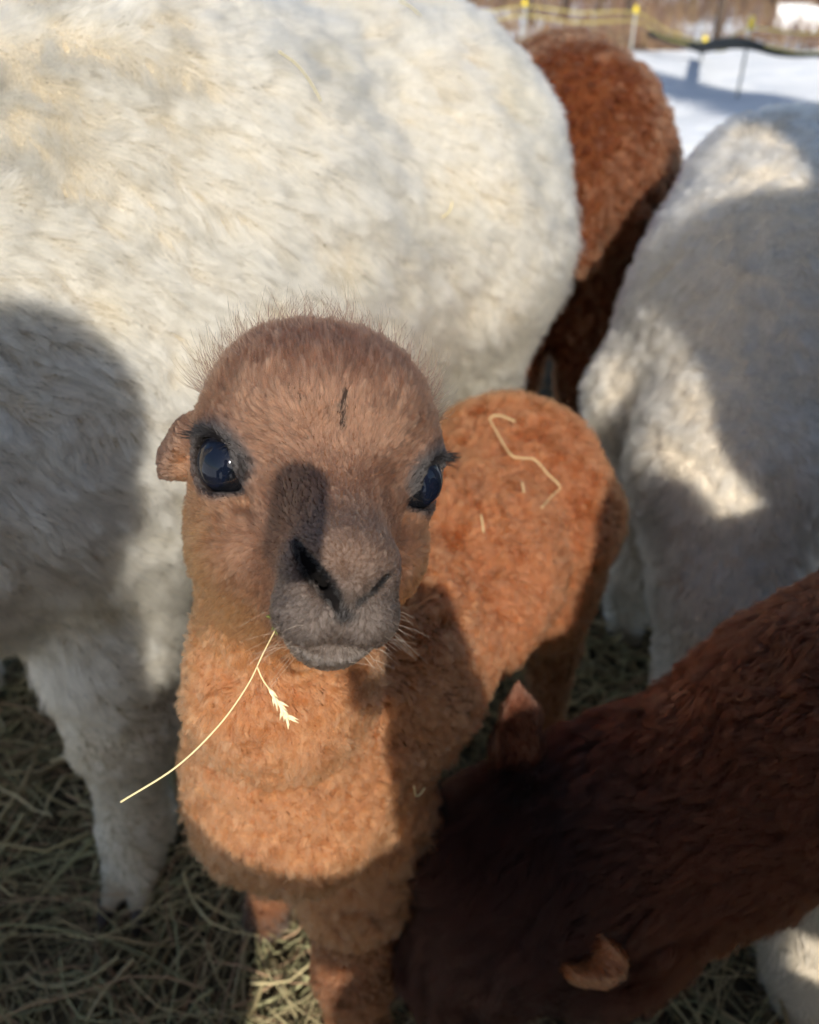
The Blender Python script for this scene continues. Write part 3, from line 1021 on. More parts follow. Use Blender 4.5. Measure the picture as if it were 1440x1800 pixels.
# ---- white alpaca outside the frame on the right; one of its feet shows
def build_white_foot():
    sh = np.array([0.70, 0.64, 0.62]); hip = np.array([1.25, 0.80, 0.64])
    ax = unit(hip - sh); ax[2] = 0; ax = unit(ax); lat = np.array([ax[1], -ax[0], 0])

    def b(f):
        f.chain([(sh, 0.20), ((sh + hip) / 2, 0.22), (hip, 0.20)], 0.06)
        f.chain([(np.array([0.56, 0.60, 0.50]), 0.09), (np.array([0.49, 0.545, 0.28]), 0.056), (np.array([0.465, 0.535, 0.10]), 0.046), (np.array([0.46, 0.525, 0.06]), 0.050), (np.array([0.448, 0.490, 0.035]), 0.040)], 0.03)
        f.chain([(sh + lat * -0.10 + [0, 0, -0.1], 0.09), (sh + lat * -0.10 + [0, 0, -0.4], 0.05), (sh + lat * -0.10 + [0, 0, -0.585], 0.038)], 0.03)
        for s in (-1, 1):
            q = hip + lat * s * 0.1
            f.chain([(q + [0, 0, -0.1], 0.1), (q + [0, 0, -0.4], 0.05), (q + [0, 0, -0.605], 0.038)], 0.03)
        f.chain([(sh, 0.17), (sh + [-0.03, -0.04, 0.25], 0.125), (sh + [0.00, -0.06, 0.48], 0.115), (sh + [0.05, -0.06, 0.60], 0.11)], 0.06)
        f.cone(sh + [0.05, -0.06, 0.60], sh + [0.20, -0.12, 0.60], 0.10, 0.05, 0.04)
    base = np.array([0.95, 0.72, 0])
    root = empty('alpaca', base)
    tag(root, 'white alpaca of which only a fluffy foot shows beyond the dark neck', 'alpaca', 'grown alpacas crowding round')
    V, F, f = alpaca_field(b, (0.25, 0.25, -0.02), (1.6, 1.2, 1.4), 0.014)

    def colf(Q):
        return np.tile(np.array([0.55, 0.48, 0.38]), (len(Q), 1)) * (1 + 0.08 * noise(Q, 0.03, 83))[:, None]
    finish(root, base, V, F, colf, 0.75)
    fur('fleece', root, V, F, 14000, 0.022, 0.00045, colf, (0.0, -0.1, -0.8), lift=0.5, sigma=0.3, clump=20, cstr=0.5, keepf=lambda Q: (Q[:, 2] > 0.01) * 1.0, seed=82, hidden=0.3)

# ================================================================== the place: snow field, hay, fence, trees
def ground_mat():
    m, n, l, b = new_mat('snow_and_trodden_earth')
    geo = n.new('ShaderNodeNewGeometry')
    sep = n.new('ShaderNodeSeparateXYZ'); l.new(geo.outputs['Position'], sep.inputs[0])
    def math_(op, a, c=None, v=None):
        q = n.new('ShaderNodeMath'); q.operation = op
        l.new(a, q.inputs[0])
        if c is not None: l.new(c, q.inputs[1])
        if v is not None: q.inputs[1].default_value = v
        return q.outputs[0]
    dx = math_('SUBTRACT', sep.outputs['X'], v=0.2)
    dy = math_('SUBTRACT', sep.outputs['Y'], v=0.6)
    r2 = math_('ADD', math_('MULTIPLY', dx, dx), math_('MULTIPLY', dy, dy))
    rad = math_('SQRT', r2)
    nz = n.new('ShaderNodeTexNoise'); nz.inputs['Scale'].default_value = 1.6; nz.inputs['Detail'].default_value = 6
    l.new(geo.outputs['Position'], nz.inputs['Vector'])
    rn = math_('ADD', rad, math_('MULTIPLY', nz.outputs['Fac'], v=1.2))
    ramp = n.new('ShaderNodeValToRGB')
    ramp.color_ramp.elements[0].position = 0.255; ramp.color_ramp.elements[1].position = 0.275
    l.new(math_('MULTIPLY', rn, v=0.1), ramp.inputs[0])
    n2 = n.new('ShaderNodeTexNoise'); n2.inputs['Scale'].default_value = 30; n2.inputs['Detail'].default_value = 8
    l.new(geo.outputs['Position'], n2.inputs['Vector'])
    earth = n.new('ShaderNodeValToRGB')
    earth.color_ramp.elements[0].color = (0.030, 0.024, 0.015, 1); earth.color_ramp.elements[0].position = 0.3
    earth.color_ramp.elements[1].color = (0.12, 0.095, 0.055, 1); earth.color_ramp.elements[1].position = 0.7
    l.new(n2.outputs['Fac'], earth.inputs[0])
    snow = n.new('ShaderNodeValToRGB')
    snow.color_ramp.elements[0].color = (0.54, 0.575, 0.63, 1); snow.color_ramp.elements[0].position = 0.35
    snow.color_ramp.elements[1].color = (0.66, 0.68, 0.71, 1); snow.color_ramp.elements[1].position = 0.6
    n3 = n.new('ShaderNodeTexNoise'); n3.inputs['Scale'].default_value = 2.3; n3.inputs['Detail'].default_value = 7
    l.new(geo.outputs['Position'], n3.inputs['Vector']); l.new(n3.outputs['Fac'], snow.inputs[0])
    mx = n.new('ShaderNodeMix'); mx.data_type = 'RGBA'
    l.new(ramp.outputs['Color'], mx.inputs[0]); l.new(earth.outputs['Color'], mx.inputs[6]); l.new(snow.outputs['Color'], mx.inputs[7])
    l.new(mx.outputs[2], b.inputs['Base Color'])
    b.inputs['Roughness'].default_value = 0.85
    b.inputs['Specular IOR Level'].default_value = 0.2
    bp = n.new('ShaderNodeBump'); bp.inputs['Strength'].default_value = 0.5; bp.inputs['Distance'].default_value = 0.05
    n4 = n.new('ShaderNodeTexNoise'); n4.inputs['Scale'].default_value = 7; n4.inputs['Detail'].default_value = 8
    l.new(geo.outputs['Position'], n4.inputs['Vector']); l.new(n4.outputs['Fac'], bp.inputs['Height']); l.new(bp.outputs[0], b.inputs['Normal'])
    return m


def terrain(x, y):
    q = np.stack([x, y, 0 * x], 1)
    r = np.hypot(x, y)
    far = sstep(2.5, 6.0, r)
    z = far * (0.05 * noise(q, 0.7, 91) + 0.06 * noise(q, 2.4, 92) + 0.02 * noise(q, 0.25, 93))
    z = z + sstep(14, 60, y) * 0.5 * noise(q, 12, 94) + sstep(25, 160, r) * 6.0
    return z


def build_ground():
    # a sheet with rings that widen towards the horizon
    rad = np.concatenate([[0.0], np.geomspace(0.25, 420, 150)])
    nA = 220
    ang = np.linspace(0, 2 * PI, nA, endpoint=False)
    R, A = np.meshgrid(rad[1:], ang, indexing='ij')
    x = (R * np.sin(A)).ravel(); y = (R * np.cos(A)).ravel()
    z = terrain(x, y)
    V = np.concatenate([[[0, 0, 0]], np.stack([x, y, z], 1)])
    F = []
    n = len(rad) - 1
    i = np.arange(nA); j = (i + 1) % nA
    quads = [np.stack([1 + k * nA + i, 1 + k * nA + j, 1 + (k + 1) * nA + j, 1 + (k + 1) * nA + i], 1) for k in range(n - 1)]
    cap = np.stack([0 * i, 1 + j, 1 + i, 1 + i], 1)
    Fq = np.concatenate(quads)[:, ::-1]
    faces = [tuple(f) for f in Fq] + [(0, int(1 + b), int(1 + a)) for a, b in zip(i, j)]
    o = mesh_obj('ground', V, faces, ground_mat(), None)
    tag(o, 'snow covered field with trodden earth where the animals stand', None, None, 'structure')


build_ground()


def strands_np(roots, paths, rad, nside=3):
    """paths (n,K,3), rad (n,K) -> vertices, quads of n thin tubes"""
    n, K, _ = paths.shape
    d = np.zeros_like(paths)
    d[:, 1:-1] = paths[:, 2:] - paths[:, :-2]; d[:, 0] = paths[:, 1] - paths[:, 0]; d[:, -1] = paths[:, -1] - paths[:, -2]
    d = unit(d)
    ref = np.tile(np.array([0.13, 0.21, 0.97]), (n, K, 1))
    a = unit(np.cross(d, ref)); b = np.cross(d, a)
    t = np.arange(nside) * 2 * PI / nside
    V = paths[:, :, None, :] + rad[:, :, None, None] * (a[:, :, None, :] * np.cos(t)[None, None, :, None] + b[:, :, None, :] * np.sin(t)[None, None, :, None])
    idx = np.arange(n * K * nside).reshape(n, K, nside)
    q = []
    for s in range(nside):
        s2 = (s + 1) % nside
        q.append(np.stack([idx[:, :-1, s], idx[:, :-1, s2], idx[:, 1:, s2], idx[:, 1:, s]], -1).reshape(-1, 4))
    return V.reshape(-1, 3), np.concatenate(q)


STRAW = attr_mat('straw', 0.65, 0.25)


def build_hay():
    r = np.random.default_rng(11)
    n = 17000
    x = r.uniform(-1.1, 1.1, n); y = r.uniform(-0.35, 2.1, n)
    keepm = r.random(n) < np.where((y > 0.3) & (y < 1.35) & (np.abs(x) < 0.8), 1.0, 0.35)
    x, y = x[keepm], y[keepm]; n = len(x)
    L = r.gamma(3.0, 0.035, n) + 0.04
    az = r.uniform(0, 2 * PI, n)
    z0 = np.abs(r.normal(0, 0.018, n)) + 0.003
    tilt = r.normal(0, 0.16, n)
    K = 6
    t = np.linspace(-0.5, 0.5, K)
    dirx, diry = np.cos(az), np.sin(az)
    curve = r.normal(0, 0.25, n); kink = r.normal(0, 0.20, n); kp = r.uniform(-0.3, 0.3, n)
    off = curve[:, None] * (t ** 2)[None] * L[:, None] * 2 + kink[:, None] * np.maximum(0, t[None] - kp[:, None]) * L[:, None] * 2
    px = x[:, None] + dirx[:, None] * t[None] * L[:, None] - diry[:, None] * off
    py = y[:, None] + diry[:, None] * t[None] * L[:, None] + dirx[:, None] * off
    pz = z0[:, None] + tilt[:, None] * (t[None] + 0.5) * L[:, None] * np.sign(r.random(n) - 0.2)[:, None] + r.normal(0, 0.004, (n, K))
    pz = np.maximum(pz, 0.003)
    paths = np.stack([px, py, pz], -1)
    w = r.gamma(1.6, 0.0007, n) + 0.0003
    rad = w[:, None] * np.linspace(1.0, 0.55, K)[None]
    V, F = strands_np(None, paths, rad, 3)
    base = np.array([[0.34, 0.29, 0.16], [0.25, 0.24, 0.13], [0.44, 0.37, 0.22], [0.20, 0.155, 0.085], [0.30, 0.20, 0.12]])
    c = base[r.choice(5, n, p=[0.35, 0.25, 0.15, 0.15, 0.10])] * (0.9 + 0.6 * r.random(n))[:, None]
    cols = np.repeat(c, K * 3, axis=0)
    o = mesh_obj('hay', V, F, STRAW, None, cols=cols)
    tag(o, 'loose dry hay scattered over the ground under the animals', 'hay', None, 'stuff')


build_hay()


def tube_obj(name, pts, rads, mat, parent=None, base=(0, 0, 0), n=6, sub=6, cols=None):
    """a smooth tube through points (Catmull-Rom)"""
    pts = [np.array(p, float) for p in pts]
    P_ = []; R_ = []
    ext = [2 * pts[0] - pts[1]] + pts + [2 * pts[-1] - pts[-2]]
    for i in range(1, len(ext) - 2):
        for k in range(sub):
            t = k / sub
            p0, p1, p2, p3 = ext[i - 1], ext[i], ext[i + 1], ext[i + 2]
            P_.append(0.5 * (2 * p1 + (p2 - p0) * t + (2 * p0 - 5 * p1 + 4 * p2 - p3) * t * t + (3 * p1 - p0 - 3 * p2 + p3) * t ** 3))
            R_.append(rads[i - 1] * (1 - t) + rads[i] * t)
    P_.append(pts[-1]); R_.append(rads[-1])
    V, F = [], []
    add_strand(V, F, P_, R_, n)
    return mesh_obj(name, np.array(V) - np.array(base), F, mat, parent)


def G(px, py):
    """where the ray of a pixel meets the flat ground"""
    d = P(px, py, 1.0) - np.array([0, 0, CAMZ])
    t = CAMZ / -d[2]
    return np.array([d[0] * t, d[1] * t, 0.0])


def pole_top(base, px, py):
    """height on the vertical through base that shows at row py"""
    k = (900 - py) / 1440
    y = base[1]
    z = (k * y * cs - y * sn) / (cs + k * sn)
    return np.array([base[0], base[1], CAMZ + z])


# ---- fence
POST_M = plain('fence_post_grey', (0.30, 0.31, 0.30), 0.6, 0.3, 20, 0.3)
YEL = plain('yellow_plastic', (0.72, 0.56, 0.03), 0.45, 0.4)
ROPE = plain('yellow_fence_rope', (0.62, 0.55, 0.16), 0.8, 0.2, 40, 0.2)
HOSE = plain('dark_netting', (0.045, 0.047, 0.045), 0.8, 0.2, 30, 0.4, bump=0.5)


def build_fence():
    b = [G(790, 90), G(917, 92), G(1108, 96), G(1232, 112), G(1295, 176), G(1500, 215)]
    tops = [pole_top(b[0], 0, 18), pole_top(b[1], 0, 8), pole_top(b[2], 0, 20), pole_top(b[3], 0, 74), pole_top(b[4], 0, 46), pole_top(b[5], 0, 40)]
    base = b[4].copy()
    root = empty('fence', base)
    tag(root, 'electric net fence with grey posts, yellow tops and sagging yellow ropes', 'fence')
    for i, (p, q) in enumerate(zip(b, tops)):
        rr = 0.015 if i in (4, 5) else 0.022
        p = p + np.array([0, 0, terrain(p[:1], p[1:2])[0] - 0.03])
        post = tube_obj('post', [p, (p + q) / 2, q], [rr, rr, rr * 0.9], POST_M, root, base, 8, 2)
        hk = tube_obj('insulator', [q + [0, 0, -0.02], q + [0, 0, 0.03], q + [0, 0, 0.09]], [rr * 1.7, rr * 2.0, rr * 1.2], YEL, post, base, 8, 3)
    for k, (fr, sag) in enumerate(((0.97, 0.05), (0.78, 0.07))):
        pts = []
        for i in range(len(b) - 1):
            p0 = b[i] + (tops[i] - b[i]) * fr; p1 = b[i + 1] + (tops[i + 1] - b[i + 1]) * fr
            pts += [p0, (p0 + p1) / 2 - [0, 0, sag]]
        pts.append(b[-1] + (tops[-1] - b[-1]) * fr)
        tube_obj('rope', pts, [0.008] * len(pts), ROPE, root, base, 5, 5)
    # dark rolled netting slung over the nearest post
    q = tops[4]
    l0 = tops[3] + [0.0, 0.0, -0.02]
    r0 = pole_top(G(1425, 200), 0, 96)
    ne = tube_obj('rolled_netting', [tops[2] + [0.3, 0, -0.35], (tops[2] + l0) / 2 + [0.3, -0.5, -0.25], l0 + [0, 0, -0.05], (l0 + q) / 2 + [0, 0, -0.08], q + [0, 0, -0.16], (q + r0) / 2 + [0, 0, -0.12], r0], [0.05, 0.07, 0.085, 0.08, 0.05, 0.03, 0.02], HOSE, root, base, 8, 6)


build_fence()

# ---- bare trees and brush behind the field
BARK = plain('bark', (0.10, 0.075, 0.06), 0.9, 0.1, 9, 0.4, bump=0.5)
TWIG = plain('twigs', (0.15, 0.085, 0.065), 0.9, 0.1, 3, 0.3)
TWIG2 = plain('twigs_tan', (0.24, 0.165, 0.10), 0.9, 0.1, 3, 0.3)


def bare_tree_meshes(seed, H=7.0, r0=0.11):
    r = random.Random(seed)
    TV, TF, CV, CF = [], [], [], []
    lean = np.array([r.uniform(-0.06, 0.06), r.uniform(-0.06, 0.06), 1.0])
    tr = [np.array([0, 0, -0.1])]
    for k in range(1, 8):
        tr.append(tr[-1] + lean * H / 7 + np.array([r.gauss(0, 0.05), r.gauss(0, 0.05), 0]))
    add_strand(TV, TF, tr, [r0 * (1.15 - 0.14 * k) for k in range(8)], 8)

    def limb(p, d, L, rr, depth):
        pts = [p]
        for k in range(3):
            d = unit(d + np.array([r.gauss(0, 0.16), r.gauss(0, 0.16), r.gauss(0.06, 0.12)]))
            pts.append(pts[-1] + d * L / 3)
        add_strand(CV, CF, pts, [rr, rr * 0.75, rr * 0.5, rr * 0.25], 4 if depth < 2 else 3, cap=False)
        if depth < 3:
            for k in range(4 if depth < 2 else 3):
                i = r.randint(1, 3)
                limb(pts[i], unit(d + np.array([r.gauss(0, 0.7), r.gauss(0, 0.7), r.gauss(0.1, 0.5)])), L * r.uniform(0.45, 0.7), rr * 0.45, depth + 1)
    for k in range(11):
        i = r.randint(1, 7)
        a = r.uniform(0, 2 * PI)
        limb(tr[i], unit(np.array([math.cos(a), math.sin(a), r.uniform(0.15, 0.9)])), H * r.uniform(0.18, 0.36), r0 * 0.38, 0)
    return TV, TF, CV, CF


def build_trees():
    protos = []
    for s in range(4):
        TV, TF, CV, CF = bare_tree_meshes(100 + s, 6.5 + s * 0.8)
        t = empty('bare_tree', (0, 0, 0))
        mesh_obj('trunk', TV, TF, BARK, t)
        mesh_obj('crown', CV, CF, TWIG if s % 2 else TWIG2, t, smooth=False)
        protos.append(t)
    r = random.Random(5)
    spots = []
    for px, dist in ((905, 27), (955, 31), (1005, 36), (1048, 25), (1090, 40), (1145, 33), (1190, 21), (1222, 38), (1262, 30), (1300, 42), (1338, 27), (1372, 36), (1408, 44), (1445, 31), (1490, 26), (1180, 48), (1350, 50), (1250, 52), (860, 40), (1540, 36)):
        x = (px - 720) / 1440 * dist * cs * 1.18
        spots.append((x, dist))
    used = set()
    for i, (x, y) in enumerate(spots):
        k = i % 4
        if k not in used:
            o = protos[k]; used.add(k); ch = None
        else:
            o = protos[k].copy(); COL.objects.link(o)
            for c in protos[k].children:
                d = c.copy(); COL.objects.link(d); d.parent = o
        o.location = (x, y, float(terrain(np.array([x]), np.array([y]))[0]))
        o.rotation_euler = (0, 0, r.uniform(0, 6.28))
        sc_ = r.uniform(0.8, 1.2)
        o.scale = (sc_, sc_, sc_)
        tag(o, 'leafless tree in the thicket behind the fenced snow field', 'tree', 'bare trees behind the field')


build_trees()


def build_brush():
    r = np.random.default_rng(17)
    n = 26000
    y = 17.5 + 40 * r.random(n) ** 1.7
    x = r.uniform(-0.05, 0.72, n) * y
    ok = noise(np.stack([x, y, 0 * x], 1), 2.2, 71) > -0.02 - 0.012 * (y - 18)
    x, y = x[ok], y[ok]; n = len(x)
    z = terrain(x, y)
    h = r.gamma(3, 0.16, n) * (0.6 + 0.03 * (y - 17))
    K = 4
    t = np.linspace(0, 1, K)
    dx = r.normal(0, 0.30, n) * h; dy = r.normal(0, 0.30, n) * h
    paths = np.stack([x[:, None] + dx[:, None] * t[None] ** 1.4, y[:, None] + dy[:, None] * t[None] ** 1.4, z[:, None] - 0.03 + h[:, None] * t[None]], -1)
    V, F = strands_np(None, paths, (0.004 + 0.0004 * y)[:, None] * np.linspace(1, 0.3, K)[None], 3)
    base = np.array([[0.24, 0.155, 0.09], [0.16, 0.085, 0.07], [0.30, 0.21, 0.11], [0.12, 0.08, 0.07]])
    c = base[r.choice(4, n)] * (0.8 + 0.4 * r.random(n))[:, None]
    o = mesh_obj('brush', V, F, STRAW, None, cols=np.repeat(c, K * 3, axis=0))
    tag(o, 'dry brown weeds and brush along the far edge of the snow field', 'brush', None, 'stuff')


build_brush()

# ---- two white hutches at the edge of the brush
HUTCH = plain('white_plastic', (0.80, 0.81, 0.83), 0.45, 0.4, 3, 0.05)
DARK = plain('hutch_opening', (0.03, 0.03, 0.035), 0.9, 0.1)


def build_hutch(px, py, w, label):
    p = G(px, py + 24)
    p = p + np.array([0, 0, terrain(p[:1], p[1:2])[0]])
    root = empty('animal_hutch', p)
    tag(root, label, 'hutch', 'white hutches by the brush')
    n = 14
    V = []; F = []
    for yy in (-w * 0.7, w * 0.7):
        V.append((-w / 2, yy, -0.1)); V.append((-w / 2, yy, w * 0.55))
        for k in range(n + 1):
            a = PI - PI * k / n
            V.append((w / 2 * math.cos(a), yy, w * 0.55 + w * 0.42 * math.sin(a)))
        V.append((w / 2, yy, w * 0.55)); V.append((w / 2, yy, -0.1))
    m = n + 5
    for k in range(m - 1):
        F.append((k, k + 1, m + k + 1, m + k))
    F.append(tuple(range(m))[::-1]); F.append(tuple(range(m, 2 * m)))
    mesh_obj('shell', np.array(V), F, HUTCH, root, smooth=False)
    V2 = [(w * 0.25 * math.cos(a) if 0 < k < 9 else 0, -w * 0.7 - 0.006, w * 0.45 + w * 0.2 * math.sin(a)) for k, a in enumerate(np.linspace(0, PI, 10))]
    V2 = [(w * 0.24, -w * 0.7 - 0.006, 0.0)] + [(w * 0.24 * math.cos(a), -w * 0.7 - 0.006, w * 0.40 + w * 0.2 * math.sin(a)) for a in np.linspace(0, PI, 10)] + [(-w * 0.24, -w * 0.7 - 0.006, 0.0)]
    dp = np.array(V2); dp2 = dp + np.array([0, 0.012, 0])
    k = len(dp)
    mesh_obj('doorway', np.concatenate([dp, dp2]), [tuple(range(k))] + [(i, (i + 1) % k, k + (i + 1) % k, k + i) for i in range(k)], DARK, root, smooth=False)
    root.rotation_euler = (0, 0, math.radians(70))


build_hutch(1388, 34, 0.62, 'white arched hutch beside a bare tree behind the yellow fence')
build_hutch(1436, 40, 0.62, 'second white arched hutch farther along the yellow fence')


# ---- spruce behind the photographer: its long shadow lies on the snow
SPR = plain('spruce_needles', (0.030, 0.055, 0.028), 0.9, 0.1, 8, 0.4)


def build_spruce(x, y, H):
    root = empty('spruce_tree', (x, y, 0))
    tag(root, 'tall dark green spruce standing behind the person taking the picture', 'tree')
    TV, TF = [], []
    add_strand(TV, TF, [np.array([0, 0, -0.1]), np.array([0, 0, H * 0.5]), np.array([0, 0, H])], [0.18, 0.11, 0.02], 8)
    mesh_obj('trunk', TV, TF, BARK, root)
    r = np.random.default_rng(3)
    n = 16000
    h = r.random(n)
    R = np.minimum(1.0, (1 - h) * 2.6) * 0.95 * (0.35 + 0.65 * r.random(n))
    a = r.uniform(0, 2 * PI, n)
    c = np.stack([R * np.cos(a), R * np.sin(a), 1.2 + h * (H - 1.2) - R * 0.35], 1)
    d = np.stack([np.cos(a), np.sin(a), -0.3 + 0.2 * r.normal(size=n)], 1) * 0.22
    sd_ = np.stack([-np.sin(a), np.cos(a), 0 * a], 1) * 0.06
    V = np.stack([c - d * 0.5 - sd_, c - d * 0.5 + sd_, c + d + sd_ * 0.4, c + d - sd_ * 0.4], 1).reshape(-1, 3)
    mesh_obj('crown', V, np.arange(4 * n).reshape(n, 4), SPR, root, smooth=False)


_d = unit(np.array([SUN[0], SUN[1], 0]))
_el = math.asin(SUN[2])
_p = G(1010, 102) + _d * 17.0 / math.tan(_el)
build_spruce(_p[0], _p[1], 17.0)

cria = build_cria()
white_side = build_white_side()
build_brown_rump()
build_white_right()
build_dark()
build_white_foot()

# ================================================================== the people whose shadows fall into the picture
COAT_B = plain('navy_coat', (0.03, 0.04, 0.07), 0.8, 0.2, 60, 0.3, bump=0.2)
COAT_R = plain('maroon_coat', (0.16, 0.03, 0.03), 0.8, 0.2, 60, 0.3, bump=0.2)
JEANS = plain('jeans', (0.05, 0.07, 0.12), 0.9, 0.1, 90, 0.3, bump=0.2)
BOOT = plain('boot_rubber', (0.02, 0.02, 0.018), 0.5, 0.4, 30, 0.3)
KNIT = plain('knit_hat', (0.14, 0.14, 0.15), 0.95, 0.1, 120, 0.4, bump=0.4)
PSKIN = plain('person_skin', (0.52, 0.31, 0.22), 0.5, 0.35, 40, 0.1)


def sdf_mesh(name, fn, pts, pad, h, mat, parent, base):
    pts = np.array(pts, float)
    f = Field(pts.min(0) - pad, pts.max(0) + pad, h)
    fn(f)
    V, F = f.mesh()
    V = relax(V, F, 2)
    return mesh_obj(name, V - base, F, mat, parent)


def build_person(label, J, coat, face, group=None):
    base = np.array([J['pelvis'][0], J['pelvis'][1], 0.0])
    root = empty('person', base)
    tag(root, label, 'person', group)
    A = {k: np.array(v, float) for k, v in J.items()}
    fc = unit(np.array(face, float))
    upv = unit(A['head'] - A['neck'])
    sdv = unit(np.cross(fc, upv)); upv = np.cross(sdv, fc)

    def coat_f(f):
        f.chain([(A['pelvis'] + [0, 0, -0.03], 0.165), ((A['pelvis'] + A['chest']) / 2, 0.155), (A['chest'], 0.165), (A['neck'], 0.075)], 0.08)
        for s in 'lr':
            f.chain([(A['sh' + s], 0.085), (A['el' + s], 0.064), (A['wr' + s], 0.050)], 0.04)
        f.cone(A['shl'], A['shr'], 0.085, 0.085, 0.06)
        f.cone(A['neck'], A['neck'] + upv * 0.05, 0.075, 0.07, 0.02)

    def legs_f(f):
        for s in 'lr':
            f.chain([(A['hip' + s], 0.105), (A['kn' + s], 0.072), (A['an' + s] + [0, 0, 0.06], 0.052)], 0.04)

    def head_f(f):
        h = A['head']
        f.cone(A['neck'], h - upv * 0.04, 0.055, 0.055, 0.02)
        f.ell(h + upv * 0.02, (0.076, 0.095, 0.105), 0.02, R=np.stack([sdv, fc, upv], 1))
        f.ell(h - upv * 0.065 + fc * 0.035, (0.052, 0.05, 0.05), 0.03, R=np.stack([sdv, fc, upv], 1))
        f.cone(h + fc * 0.085 + upv * 0.01, h + fc * 0.105 - upv * 0.025, 0.010, 0.014, 0.012)
        f.cone(h + fc * 0.088 - upv * 0.062 - sdv * 0.02, h + fc * 0.088 - upv * 0.062 + sdv * 0.02, 0.007, 0.007, 0.01)
        for s in (-1, 1):
            f.ell(h + fc * 0.098 + sdv * s * 0.032 + upv * 0.012, (0.014, 0.010, 0.009), 0.012, cut=True)
            f.ell(h + sdv * s * 0.078 - upv * 0.005, (0.010, 0.02, 0.032), 0.01, R=np.stack([sdv, fc, upv], 1))

    def hand_f(s):
        def g(f):
            w = A['wr' + s]; d = unit(w - A['el' + s])
            t = unit(np.cross(d, np.array([0.2, 0.1, 1.0]))); n = np.cross(d, t)
            f.cone(w - d * 0.03, w + d * 0.03, 0.028, 0.028, 0.01)
            f.ell(w + d * 0.055, (0.05, 0.042, 0.018), 0.012, R=np.stack([d, t, n], 1))
            for i, (o_, L) in enumerate(((-0.030, 0.062), (-0.010, 0.075), (0.010, 0.070), (0.029, 0.055))):
                k0 = w + d * 0.088 + t * o_
                k1 = k0 + d * L * 0.5 + n * 0.008
                f.chain([(k0, 0.0095), (k1, 0.0088), (k1 + unit(d * 0.5 + n) * L * 0.5, 0.0075)], 0.006)
            k0 = w + d * 0.035 - t * 0.036
            f.chain([(k0, 0.012), (k0 + d * 0.03 - t * 0.022, 0.010), (k0 + d * 0.058 - t * 0.020 + n * 0.01, 0.008)], 0.008)

        return g

    def hat_f(f):
        h = A['head']
        f.ell(h + upv * 0.055 - fc * 0.008, (0.088, 0.105, 0.092), 0.01, R=np.stack([sdv, fc, upv], 1))
        f.ell(h - upv * 0.055 + fc * 0.02, (0.2, 0.2, 0.08), 0.01, R=np.stack([sdv, fc, upv], 1), cut=True)
    sdf_mesh('body', head_f, [A['head'], A['neck']], 0.16, 0.006, PSKIN, root, base)
    for s in 'lr':
        sdf_mesh('hand', hand_f(s), [A['wr' + s], A['wr' + s] + 0.12 * unit(A['wr' + s] - A['el' + s])], 0.07, 0.004, PSKIN, root, base)
    sdf_mesh('coat', coat_f, list(A.values()), 0.25, 0.012, coat, root, base)
    sdf_mesh('trousers', legs_f, [A[k + s] for k in ('hip', 'kn', 'an') for s in 'lr'], 0.2, 0.012, JEANS, root, base)
    sdf_mesh('knit_hat', hat_f, [A['head']], 0.25, 0.007, KNIT, root, base)
    for s in 'lr':
        a = A['an' + s]
        toe = A.get('toe' + s, a + np.array([0, 0.16, -0.03]))
        sdf_mesh('boot', lambda f: f.chain([(a + [0, 0, 0.13], 0.06), (a, 0.05), ((a + toe) / 2 + [0, 0, -0.01], 0.045), (toe, 0.04)], 0.03), [a, toe, a + [0, 0, 0.13]], 0.09, 0.008, BOOT, root, base)
    return root


PHOTOGRAPHER = dict(pelvis=(0.40, -0.80, 0.44), chest=(0.41, -0.60, 0.92), neck=(0.43, -0.49, 1.03), head=(0.435, -0.43, 1.12),
                    shl=(0.27, -0.53, 0.985), shr=(0.56, -0.58, 1.0), ell=(0.165, -0.31, 0.70), elr=(0.62, -0.34, 0.70),
                    wrl=(0.100, -0.105, 0.845), wrr=(0.44, -0.20, 0.62),
                    hipl=(0.32, -0.76, 0.40), hipr=(0.50, -0.76, 0.40), knl=(0.12, -0.46, 0.69), knr=(0.52, -0.36, 0.50),
                    anl=(0.16, -0.62, 0.07), anr=(0.53, -0.55, 0.07), toel=(0.14, -0.46, 0.045), toer=(0.54, -0.39, 0.045))
COMPANION = dict(pelvis=(0.840, -0.150, 0.980), chest=(0.780, -0.110, 1.300), neck=(0.770, -0.090, 1.490), head=(0.765, -0.070, 1.620),
                 shl=(0.590, -0.110, 1.390), shr=(0.950, -0.130, 1.390), ell=(0.570, -0.080, 1.120), elr=(1.040, -0.110, 1.110),
                 wrl=(0.640, -0.060, 0.900), wrr=(1.020, 0.030, 0.980),
                 hipl=(0.750, -0.150, 0.940), hipr=(0.930, -0.150, 0.940), knl=(0.740, -0.120, 0.540), knr=(0.940, -0.120, 0.540),
                 anl=(0.740, -0.150, 0.080), anr=(0.940, -0.150, 0.080), toel=(0.740, 0.010, 0.045), toer=(0.940, 0.010, 0.045))
ONLOOKER = dict(pelvis=(-0.30, -0.74, 0.46), chest=(-0.28, -0.58, 0.84), neck=(-0.20, -0.45, 1.09), head=(-0.180, -0.38, 1.222),
                shl=(-0.44, -0.50, 0.90), shr=(-0.11, -0.54, 0.94), ell=(-0.52, -0.28, 0.72), elr=(0.10, -0.43, 0.82),
                wrl=(-0.42, -0.10, 0.60), wrr=(-0.16, -0.27, 0.66),
                hipl=(-0.40, -0.70, 0.42), hipr=(-0.22, -0.70, 0.42), knl=(-0.44, -0.34, 0.10), knr=(-0.14, -0.36, 0.58),
                anl=(-0.44, -0.72, 0.08), anr=(-0.16, -0.54, 0.07), toel=(-0.44, -0.76, 0.045), toer=(-0.15, -0.38, 0.045))
GREEN = plain('green_coat', (0.05, 0.09, 0.05), 0.8, 0.2, 60, 0.3, bump=0.2)
